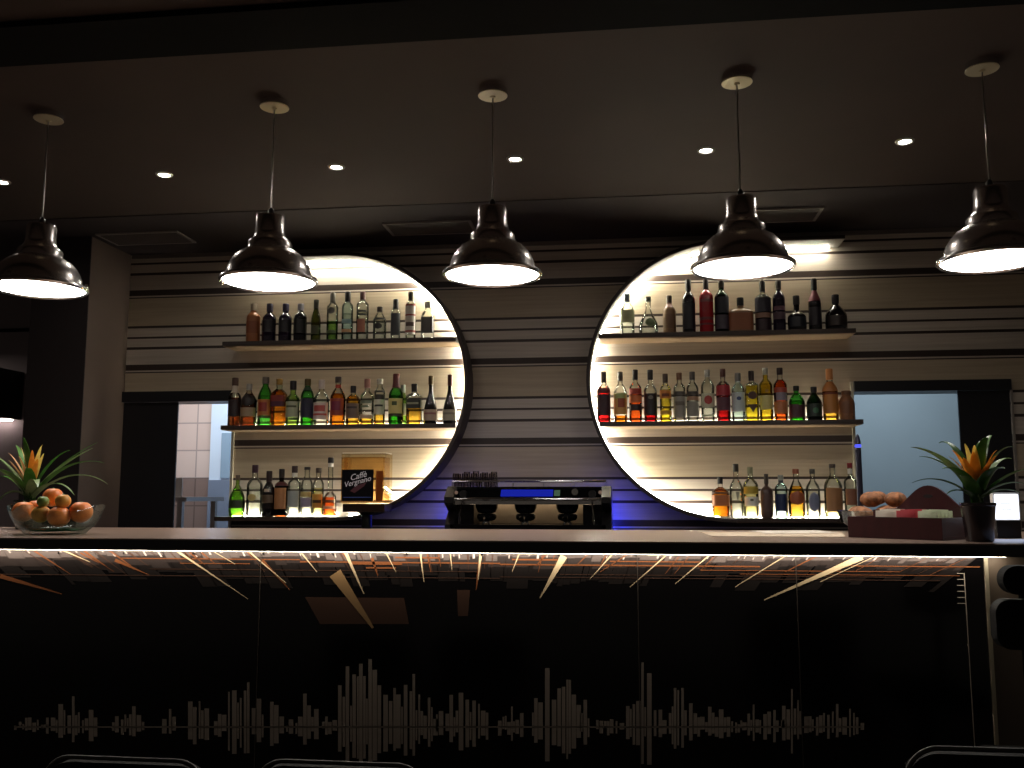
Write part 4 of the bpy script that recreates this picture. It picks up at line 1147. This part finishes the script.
pts += [(0, BD - 0.010, HBX + 0.02)]
b = BM(); prism(b, pts, (0, 0.010, 0)); bobj('arched_back', b, red)
b = BM(); pad_ = [(BW * 0.62 + 0.016 * math.cos(2 * math.pi * i / 20), BD - 0.0112, HBX + 0.065 + 0.006 * math.sin(2 * math.pi * i / 20)) for i in range(20)]
prism(b, pad_, (0, 0.001, 0)); bobj('grip_hole_shade', b, mat('hole_shade', '140808', 0.6))  # flat dark oval, the shade of a hole put in as colour
cw = (BW - 0.03) / 4
cells = [(0.012 + 0.004 + cw * k, 0.012 + cw * (k + 1) - 0.004) for k in range(4)]
for k in (1, 2, 3):
    x = 0.012 + cw * k
    b = BM(); box(b, x - 0.0015, x + 0.0015, 0.012, BD - 0.012, 0.0105, HBX - 0.004); bobj('divider', b, red)
SC = [('white', 'f2ebe0', 'white sugar sachet in the second compartment of the red box from the left'), ('pink', 'd8646c', 'pink sugar sachet in the middle of the red box, between white and pale green ones'), ('pale green', 'e6ecd6', 'pale green sachet in the rightmost compartment of the red box')]
for (c0, c1), (nm, hx, tx_) in zip(cells[1:], SC):
    for j in range(5):
        y = 0.022 + j * 0.024
        h_ = HBX + 0.020 + 0.004 * (j % 2)
        b = BM()
        z0 = 0.011
        x0, x1 = c0 + 0.001 * (j % 3), c1 - 0.001 * (j % 2)
        n_ = 8
        fr, bk = [], []
        for i in range(n_ + 1):
            t = i / n_
            zz = z0 + (h_ - z0) * t
            th = 0.0008 + 0.005 * math.sin(math.pi * t) ** 0.6
            fr.append([b.verts.new((x0 + (x1 - x0) * u, y - th * math.sin(math.pi * (0.08 + 0.84 * u)), zz)) for u in (0, .25, .5, .75, 1)])
            bk.append([b.verts.new((x0 + (x1 - x0) * u, y + th * math.sin(math.pi * (0.08 + 0.84 * u)), zz)) for u in (0, .25, .5, .75, 1)])
        for A in (fr, bk):
            for r0, r1 in zip(A, A[1:]):
                for i in range(4):
                    b.faces.new((r0[i], r0[i + 1], r1[i + 1], r1[i]))
        for i in range(n_):
            for e in (0, 4):
                b.faces.new((fr[i][e], fr[i + 1][e], bk[i + 1][e], bk[i][e]))
        for e in (0, n_):
            for i in range(4):
                b.faces.new((fr[e][i], fr[e][i + 1], bk[e][i + 1], bk[e][i]))
        s_ = bobj('sugar_sachet', b, mat('paper_' + hx, hx, 0.5), None, 0.0, True)
        tag(s_, tx_, 'sachet', nm + ' sachets in the red box')

# glass dish of pastries behind the box
GY = BA.y + 0.42
gp = at(882, 512, GY)
gd = BM()
dr = 0.155
dcx = gp.x
lathe(gd, [(0.05, 0.0), (0.06, 0.003), (0.10, 0.012), (dr - 0.01, 0.035), (dr, 0.075), (dr + 0.004, 0.078), (dr - 0.003, 0.076), (dr - 0.014, 0.038), (0.10, 0.016), (0.05, 0.006)], (dcx, GY, CZ + 0.0006), 40)
tag(obj('glass_dish', gd, glass('dish_glass', (0.86, 0.9, 0.9)), None, True), 'clear glass dish of pastries on the bar behind the red box', 'dish')
random.seed(3)
pm = mat('brown_pastry_crust', '8c5a36', 0.7, noise=0.6, nscale=55, bump=0.9)
for k, (dx, dy, dz_, r) in enumerate([(-0.085, -0.06, 0.062, 0.042), (0.0, -0.085, 0.062, 0.042), (0.085, -0.05, 0.062, 0.040), (-0.07, 0.045, 0.064, 0.042), (0.03, 0.045, 0.064, 0.044), (-0.04, -0.015, 0.118, 0.038), (0.045, -0.02, 0.118, 0.038), (0.0, 0.055, 0.124, 0.034)]):
    b = BM(); ball(b, (dcx + dx, GY + dy, CZ + dz_), r, 0.72, 20)
    for v in b.verts:
        d_ = v.co - Vector((dcx + dx, GY + dy, CZ + dz_))
        v.co += d_ * (0.05 * math.sin(7 * math.atan2(d_.y, d_.x) + k) + 0.02 * math.sin(90 * d_.z))
    tag(obj('pastry', b, pm, None, True), 'brown pastry heaped in the glass dish behind the red box', 'pastry', 'pastries in the glass dish')


# plants
def blade(bm, root, pts, width, fold=0.35, n=18):
    """a strap leaf along a bezier through 4 control points (offsets from root); thick, folded along its midrib"""
    P = [Vector(root) + Vector(p) for p in pts]
    rows = []
    for i in range(n + 1):
        t = i / n
        p = (1 - t) ** 3 * P[0] + 3 * (1 - t) ** 2 * t * P[1] + 3 * (1 - t) * t * t * P[2] + t ** 3 * P[3]
        d = 3 * (1 - t) ** 2 * (P[1] - P[0]) + 6 * (1 - t) * t * (P[2] - P[1]) + 3 * t * t * (P[3] - P[2])
        d.normalize()
        s = d.cross(Vector((0, 0, 1)))
        if s.length < 0.15:
            out = Vector((pts[3][0], pts[3][1], 0))
            s = out.cross(Vector((0, 0, 1))) if out.length > 1e-4 else Vector((1, 0, 0))
        s.normalize()
        u = s.cross(d).normalized()
        w_ = width * (0.7 + 0.3 * math.sin(math.pi * min(1, t * 1.2 + 0.1))) * (1 - t ** 4) ** 0.75
        w_ = max(w_, 0.0006)
        th = 0.0007
        rows.append([bm.verts.new(p - s * w_ + u * w_ * fold), bm.verts.new(p), bm.verts.new(p + s * w_ + u * w_ * fold), bm.verts.new(p + s * w_ + u * (w_ * fold + th)), bm.verts.new(p + u * th * 1.6), bm.verts.new(p - s * w_ + u * (w_ * fold + th))])
    for A, B in zip(rows, rows[1:]):
        for k in range(6):
            j = (k + 1) % 6
            bm.faces.new((A[k], A[j], B[j], B[k]))
    bm.faces.new(rows[0][::-1]); bm.faces.new(rows[-1])


LEAF = [mat('leaf_green', '55843a', 0.35, noise=0.25, nscale=30), mat('leaf_dark_green', '3a6238', 0.35, noise=0.25, nscale=30), mat('leaf_pale_green', '94ac78', 0.35, noise=0.2, nscale=30)]
BR = [mat('bract_orange', 'ffb85c', 0.45, noise=0.2, nscale=40), mat('bract_yellow', 'ffe69a', 0.45, noise=0.15, nscale=40), mat('bract_peach', 'ffd0a8', 0.45, noise=0.15, nscale=40)]



def translucent(m, f):
    """thin leaf or paper: part of the light falling on the far side shines through"""
    nt = m.node_tree
    b_ = nt.nodes['Principled BSDF']
    t_ = nt.nodes.new('ShaderNodeBsdfTranslucent')
    x_ = nt.nodes.new('ShaderNodeMixShader')
    x_.inputs[0].default_value = f
    src = b_.inputs['Base Color']
    if src.is_linked:
        nt.links.new(src.links[0].from_socket, t_.inputs[0])
    else:
        t_.inputs[0].default_value = src.default_value
    nt.links.new(b_.outputs[0], x_.inputs[1]); nt.links.new(t_.outputs[0], x_.inputs[2])
    nt.links.new(x_.outputs[0], nt.nodes['Material Output'].inputs[0])


for m_ in LEAF:
    translucent(m_, 0.35)
for m_ in BR:
    translucent(m_, 0.5)
for k_ in list(_m):
    if k_.startswith('paper_'):
        translucent(_m[k_], 0.4)


def plant(name_label, base, pot_r, pot_h, rootz, leaves, bracts, potmat):
    T = thing('potted_bromeliad', name_label, 'plant', base)
    b = BM()
    lathe(b, [(pot_r * 0.78, 0), (pot_r * 0.8, 0.003), (pot_r, pot_h - 0.01), (pot_r * 1.05, pot_h - 0.008), (pot_r * 1.05, pot_h), (pot_r * 0.92, pot_h), (pot_r * 0.90, pot_h - 0.012), (0.0005, pot_h - 0.012)], (base[0], base[1], base[2] + 0.0006), 32)
    obj('pot', b, potmat, T, True)
    for e, k, w_ in leaves:          # e = end offset in metres (dx, dy, dz), k = control lift, w_ = half width
        b = BM()
        r = (base[0] + e[0] * 0.03, base[1] + e[1] * 0.03, base[2] + rootz)
        ex, ey, ez = e
        pts = [(0, 0, 0), (ex * 0.18, ey * 0.18, k * 0.55), (ex * 0.62, ey * 0.62, k), (ex, ey, ez)]
        blade(b, r, pts, w_ * 1.85)
        obj('leaf', b, LEAF[0 if abs(ex) < 0.08 else (1 if w_ < 0.008 else (2 if random.random() < 0.25 else 0))], T, True)
    for e, k, w_, m in bracts:
        b = BM()
        r = (base[0], base[1], base[2] + rootz)
        ex, ey, ez = e
        pts = [(ex * 0.1, ey * 0.1, ez * 0.3), (ex * 0.35, ey * 0.35, ez * 0.55), (ex * 0.72, ey * 0.72, ez * 0.86 + k), (ex, ey, ez)]
        blade(b, r, pts, w_ * 1.8, 0.25)
        obj('bract', b, BR[m], T, True)
    return T


random.seed(21)
# right plant
pp = atz(980, 541.5, CZ)
mp = (at(981, 500, pp.y) - at(980, 500, pp.y)).x


def off(px, py, cx, cy, dy, m):
    return ((px - cx) * m, dy, -(py - cy) * m)


RX, RYp = 980, 505
rl = []
for px, py, dy, k, w_ in [(912, 447, -0.05, 0.155, .0125), (934, 455, 0.08, 0.14, .009), (920, 484, 0.03, 0.09, .007), (936, 470, -0.10, 0.11, .012), (942, 496, -0.07, 0.05, .007), (957, 440, 0.10, 0.20, .010),
                          (998, 441, 0.06, 0.20, .011), (986, 438, -0.06, 0.19, .012), (1014, 447, -0.03, 0.17, .011), (1024, 458, 0.06, 0.14, .008), (1032, 468, -0.08, 0.10, .009), (1022, 486, -0.05, 0.07, .008), (1010, 432, 0.09, 0.2, .009),
                          (1008, 495, -0.10, 0.05, .008), (950, 478, -0.12, 0.08, .011), (996, 470, -0.09, 0.11, .013)]:
    rl.append((off(px, py, RX, RYp, dy, mp), k, w_))
rb = []
for px, py, dy, k, w_, m in [(955, 450, -0.02, 0.01, .007, 0), (962, 458, -0.05, 0.0, .008, 0), (968, 443, -0.02, 0.0, .007, 1), (975, 445, -0.04, 0.0, .008, 1), (971, 452, -0.06, 0.0, .009, 0), (1000, 450, -0.02, 0.01, .008, 0), (995, 456, -0.05, 0.0, .009, 0), (988, 462, -0.06, 0.0, .009, 0), (958, 456, 0.04, 0.01, .007, 2), (992, 446, 0.05, 0.01, .007, 2)]:
    rb.append((off(px, py, RX, RYp, dy, mp), k, w_, m))
plant('bromeliad with orange bracts in a dark pot beside the red box', (pp.x, pp.y, CZ), 0.047, 0.112, 0.112, rl, rb, mat('dark_brown_pot', '241a1c', 0.25))
# left plant
lp = atz(28, 529.2, CZ)
ml = (at(29, 500, lp.y) - at(28, 500, lp.y)).x
LX, LYp = 28, 500
ll = []
for px, py, dy, k, w_ in [(-12, 452, -0.06, 0.18, .011), (-6, 466, -0.10, 0.14, .013), (4, 505, -0.06, 0.07, .013), (26, 441, -0.05, 0.2, .013), (58, 452, 0.04, 0.19, .010), (79, 450, 0.05, 0.17, .010), (102, 465, -0.03, 0.185, .009), (94, 484, 0.06, 0.15, .008),
                          (78, 494, -0.05, 0.11, .008), (54, 487, -0.12, 0.12, .012), (-18, 478, 0.05, 0.12, .010), (12, 470, -0.14, 0.13, .013), (45, 470, -0.13, 0.13, .013), (76, 444, 0.10, 0.19, .008), (-4, 446, 0.09, 0.2, .009)]:
    ll.append((off(px, py, LX, LYp, dy, ml), k, w_))
lb_ = []
for px, py, dy, k, w_, m in [(8, 455, -0.03, 0.01, .008, 2), (14, 462, -0.06, 0.0, .009, 2), (19, 450, -0.02, 0.0, .007, 1), (22, 458, -0.05, 0.0, .008, 2), (41, 449, -0.03, 0.0, .007, 1), (47, 456, -0.05, 0.0, .006, 1), (37, 453, -0.06, 0.0, .008, 0), (43, 461, -0.06, 0.01, .007, 0), (34, 447, 0.02, 0.0, .006, 1)]:
    lb_.append((off(px, py, LX, LYp, dy, ml), k, w_, m))
plant('bromeliad with peach and yellow bracts behind the fruit bowl', (lp.x, lp.y, CZ), 0.056, 0.115, 0.108, ll, lb_, mat('dark_green_pot', '1a2420', 0.25))

# fruit bowl: square clear glass with raised corners
fp = atz(54.5, 534.2, CZ)
fm = (at(57, 520, fp.y) - at(56, 520, fp.y)).x
FB = BM()
hb, rw0, rw1 = 0.100, 0.095, 0.185


def bowl_ring(r, z, lift):
    vs = []
    for i in range(48):
        a = 2 * math.pi * i / 48
        e = 4.0
        k = (abs(math.cos(a)) ** e + abs(math.sin(a)) ** e) ** (-1 / e)
        c4 = abs(math.sin(2 * a)) ** 3
        al = a + R(42)
        vs.append(FB.verts.new((fp.x + r * k * math.cos(al), fp.y + r * k * math.sin(al) * 0.85, CZ + 0.0008 + z + lift * c4)))
    return vs


rg = [bowl_ring(rw0 * 0.6, 0, 0), bowl_ring(rw0, 0.002, 0), bowl_ring(rw0 * 1.05, 0.008, 0), bowl_ring(0.122, 0.028, 0.003), bowl_ring(0.139, 0.055, 0.010), bowl_ring(0.150, 0.078, 0.024), bowl_ring(0.147, 0.079, 0.024), bowl_ring(0.135, 0.057, 0.010), bowl_ring(0.117, 0.031, 0.003), bowl_ring(0.085, 0.012, 0), bowl_ring(0.05, 0.010, 0)]
for A, B in zip(rg, rg[1:]):
    for i in range(48):
        j = (i + 1) % 48
        FB.faces.new((A[i], A[j], B[j], B[i]))
FB.faces.new(rg[0][::-1]); FB.faces.new(rg[-1])
fbo = tag(obj('fruit_bowl', FB, glass('bowl_glass', (0.90, 0.95, 0.93), 0.45), None, True), 'square clear glass fruit bowl with raised corners on the bar', 'bowl')
b = BM(); lathe(b, [(0.075, 0), (0.078, 0.002), (0.078, 0.006), (0.07, 0.008)], (fp.x, fp.y, CZ + 0.0115), 32); obj('green_base', b, mat('green_glass_base', '1d6a4c', 0.1), fbo, True)
om = [mat('orange_peel', 'f58a40', 0.42, noise=0.08, nscale=60, bump=0.25), mat('yellow_orange_peel', 'eba648', 0.42, noise=0.1, nscale=60, bump=0.25), mat('lime_peel', '7c9a4c', 0.4, noise=0.15, nscale=40, bump=0.2)]


def fruit(px, py, dy, r, mi, name, label, cat):
    c = at(px, py, fp.y + dy)
    T = thing(name, label, cat, (c.x, c.y, c.z - r), 'fruit in the glass bowl')
    b = BM(); ball(b, c, r, 0.95, 28)
    for v in b.verts:
        if v.co.z > c.z + r * 0.85:
            v.co.z -= (1 - ((v.co - c).xy.length / (r * 0.55))) * 0.004
    obj('peel', b, om[mi], T, True)
    b = BM(); lathe(b, [(0.0038, 0), (0.0042, 0.0015), (0.002, 0.004), (0.0004, 0.0045)], (c.x, c.y, c.z + r * 0.95 - 0.0042), 10); obj('stem_button', b, mat('green_stem', '556a34', 0.6), T, True)


fruit(23.5, 511.5, -0.02, 0.0375, 0, 'orange', 'orange at the left end of the glass bowl', 'orange')
fruit(41, 514, -0.045, 0.031, 1, 'orange', 'yellowish orange in front of the lime in the bowl', 'orange')
fruit(59, 516.5, -0.045, 0.0375, 0, 'orange', 'orange at the front middle of the glass bowl', 'orange')
fruit(81, 512.0, -0.01, 0.039, 0, 'orange', 'large orange at the right end of the glass bowl', 'orange')
fruit(53, 497.2, 0.035, 0.035, 0, 'orange', 'topmost orange of the pile, at the back', 'orange')
fruit(63.0, 501.0, -0.038, 0.026, 1, 'orange', 'small orange leaning against the topmost orange', 'orange')
fruit(43, 501.5, -0.045, 0.020, 2, 'lime', 'green lime lying between the oranges', 'lime')
fruit(36, 509, 0.06, 0.034, 0, 'orange', 'orange at the back of the bowl behind the yellowish one', 'orange')

# small lit stand at the right end
kp = atz(1008, 538.5, CZ)
KY = kp.y
kz = lambda py: at(1008, py, KY).z
kx = lambda px: at(px, 510, KY).x
ks = thing('lit_menu_stand', 'small glowing white display on a dark base at the right end', 'display', (kp.x, KY + 0.03, CZ))
b = BM(); box(b, kx(996), kx(1020), KY, KY + 0.06, CZ + 0.0006, kz(520.5)); obj('base', b, M['black'], ks, bevel=0.004)
b = BM(); box(b, kx(995), kx(1021.5), KY + 0.012, KY + 0.034, kz(520.3), kz(492.5)); obj('case', b, M['white'], ks, bevel=0.007)
b = BM(); box(b, kx(996.5), kx(1020), KY + 0.008, KY + 0.0115, kz(519.3), kz(494.5)); obj('screen', b, emis('screen_glow', 'eef2ff', 2.2), ks)
for y0, xa_, xb_ in ((503.5, 1002, 1012), (509.3, 1002.5, 1012.5)):
    b = BM()
    n_ = 18
    tube(b, [(kx(xa_ + (xb_ - xa_) * i / n_), KY + 0.0072, kz(y0 + 0.8 * math.sin(i * 1.9))) for i in range(n_ + 1)], 0.0009, 6)
    obj('scribble', b, mat('grey_ink', '6a6a74', 0.5), ks, True)
mA, mB, mC, mD = atz(994, 539.6, CZ), atz(1040, 539.6, CZ), atz(1044, 543.6, CZ), atz(993, 543.4, CZ)
b = BM(); prism(b, [Vector((p.x, p.y, CZ + 0.0004)) for p in (mA, mB, mC, mD)], (0, 0, 0.0012))
tag(obj('glow_sheet', b, mat('blue_glow_tint', 'a8b8e0', 0.5), None), 'pale blue sheet added as glow below the lit display at the right end', 'glow_sheet')  # pale blue sheet paints the display's glow onto the worktop

# kitchen table seen through the left doorway
tp = at(180, 497, 6.1)
kt = thing('steel_table', 'steel table in the tiled kitchen behind the left doorway', 'table', (tp.x - 0.2, 6.3, 0))
x1 = at(190, 497, 6.1).x
zt = tp.z
b = BM(); box(b, x1 - 0.45, x1, 6.05, 6.65, zt - 0.03, zt); obj('tabletop', b, M['steel'], kt, bevel=0.003)
b = BM(); box(b, x1 - 0.45, at(173.5, 480, 6.6).x + 0.05, 6.64, 6.649, zt + 0.0005, at(180, 478, 6.65).z); obj('upstand', b, M['steel'], kt)
for xx, yy in ((x1 - 0.055, 6.08), (x1 - 0.41, 6.08), (x1 - 0.055, 6.60), (x1 - 0.41, 6.60)):
    b = BM(); box(b, xx - 0.018, xx + 0.018, yy - 0.018, yy + 0.018, 0.0005, zt - 0.0305); obj('leg', b, M['steel'], kt)

# ================================================================== SEATS IN FRONT OF THE BAR
def chair(x0, x1, y, ztop, label, grp):
    T = thing('bar_chair', label, 'chair', ((x0 + x1) / 2, y + 0.2, 0), grp)
    w2 = x1 - x0
    def rim(yy, zt_):
        n = 10
        p = [(x0, yy, 0.46)]
        for i in range(n + 1):
            a = math.pi - math.pi / 2 * i / n
            p.append((x0 + 0.06 + 0.06 * math.cos(a), yy, zt_ - 0.06 + 0.06 * math.sin(a)))
        for i in range(n + 1):
            a = math.pi / 2 - math.pi / 2 * i / n
            p.append((x1 - 0.06 + 0.06 * math.cos(a), yy, zt_ - 0.06 + 0.06 * math.sin(a)))
        p.append((x1, yy, 0.46))
        return p
    b = BM(); tube(b, rim(y, ztop), 0.0045, 10); obj('back_frame', b, mat('dull_dark_metal', '4c4a48', 0.5, 1.0), T, True)
    b = BM(); prism(b, [(px_ * 1.0, y + 0.002, pz - (0.010 if pz > 0.47 else 0)) if x0 + 0.01 < px_ < x1 - 0.01 else (min(max(px_, x0 + 0.009), x1 - 0.009), y + 0.002, pz) for px_, _, pz in rim(y, ztop)], (0, 0.03, 0)); obj('backrest', b, mat('matte_black_leather', '0a0909', 0.75, spec=0.2), T)
    b = BM(); box(b, x0, x1, y + 0.04, y + 0.38, 0.40, 0.455); obj('seat', b, mat('matte_black_leather', '0a0909'), T, bevel=0.015)
    for xx, yy in ((x0 + 0.02, y + 0.06), (x1 - 0.02, y + 0.06), (x0 + 0.02, y + 0.36), (x1 - 0.02, y + 0.36)):
        b = BM(); tube(b, [(xx, yy, 0.001), (xx, yy, 0.40)], 0.010, 10); obj('leg', b, M['chrome'], T, True)


c0 = at(904, 747, 1.75)
chair(c0.x, c0.x + 0.42, 1.75, c0.z, 'black chair with a chrome rim at the bottom right corner', None)
c1 = at(205, 760, 1.9)
chair(c1.x - 0.36, c1.x, 1.9, c1.z - 0.004, 'black chair whose rim shows at the bottom edge, left one', None)
c2 = at(256, 758, 1.9)
chair(c2.x, c2.x + 0.36, 1.9, c2.z - 0.004, 'black chair whose rim shows at the bottom edge, left of centre', None)

# black padded bar stool at the right end
sy = 2.45
a0, a1 = at(1003, 580, sy), at(1045, 580, sy)
st = thing('bar_stool', 'black padded bar stool with a split backrest at the right edge', 'stool', ((a0.x + a1.x) / 2, sy - 0.15, 0))
sc_ = (a0.x + a1.x) / 2 + 0.015
hz = lambda py: at(1015, py, sy).z


def pad(bm, x0, x1, y0, y1, z0, z1, r):
    n = 8
    pts = []
    for cx_, cz_, st_ in ((x1 - r, z1 - r, 0), (x0 + r, z1 - r, 90), (x0 + r, z0 + r, 180), (x1 - r, z0 + r, 270)):
        for i in range(n + 1):
            a = R(st_ + 90 * i / n)
            pts.append((cx_ + r * math.cos(a), y0, cz_ + r * math.sin(a)))
    prism(bm, pts, (0, y1 - y0, 0))


b = BM(); pad(b, a0.x, 2 * sc_ - a0.x, sy, sy + 0.04, hz(595), hz(566), 0.034); obj('headrest', b, mat('matte_black_leather', '0a0909'), st, bevel=0.008)
b = BM(); pad(b, at(996.5, 625, sy).x, 2 * sc_ - at(996.5, 625, sy).x, sy, sy + 0.04, hz(650), hz(600), 0.034); obj('backrest', b, mat('matte_black_leather', '0a0909'), st, bevel=0.008)
b = BM(); tube(b, [(sc_, sy + 0.045, 0.62), (sc_, sy + 0.052, 0.8), (sc_, sy + 0.052, hz(575))], 0.010, 10); obj('back_bar', b, M['blackm'], st, True)
b = BM(); pad(b, sc_ - 0.14, sc_ + 0.14, sy - 0.30, sy + 0.05, 0.56, 0.62, 0.028); obj('seat', b, mat('matte_black_leather', '0a0909'), st, bevel=0.006)
b = BM(); tube(b, [(sc_, sy - 0.13, 0.02), (sc_, sy - 0.13, 0.56)], 0.025, 16); obj('column', b, M['blackm'], st, True)
b = BM(); lathe(b, [(0.18, 0), (0.18, 0.008), (0.03, 0.025), (0.0005, 0.026)], (sc_, sy - 0.13, 0.0006), 32); obj('base', b, M['blackm'], st, True)
b = BM(); tube(b, [(sc_ + 0.13 * math.cos(2 * math.pi * i / 24), sy - 0.13 + 0.13 * math.sin(2 * math.pi * i / 24), 0.25) for i in range(24)], 0.008, 8, closed=True)
tube(b, [(sc_ - 0.125, sy - 0.13, 0.25), (sc_ + 0.125, sy - 0.13, 0.25)], 0.007, 8)
obj('foot_ring', b, M['chrome'], st, True)
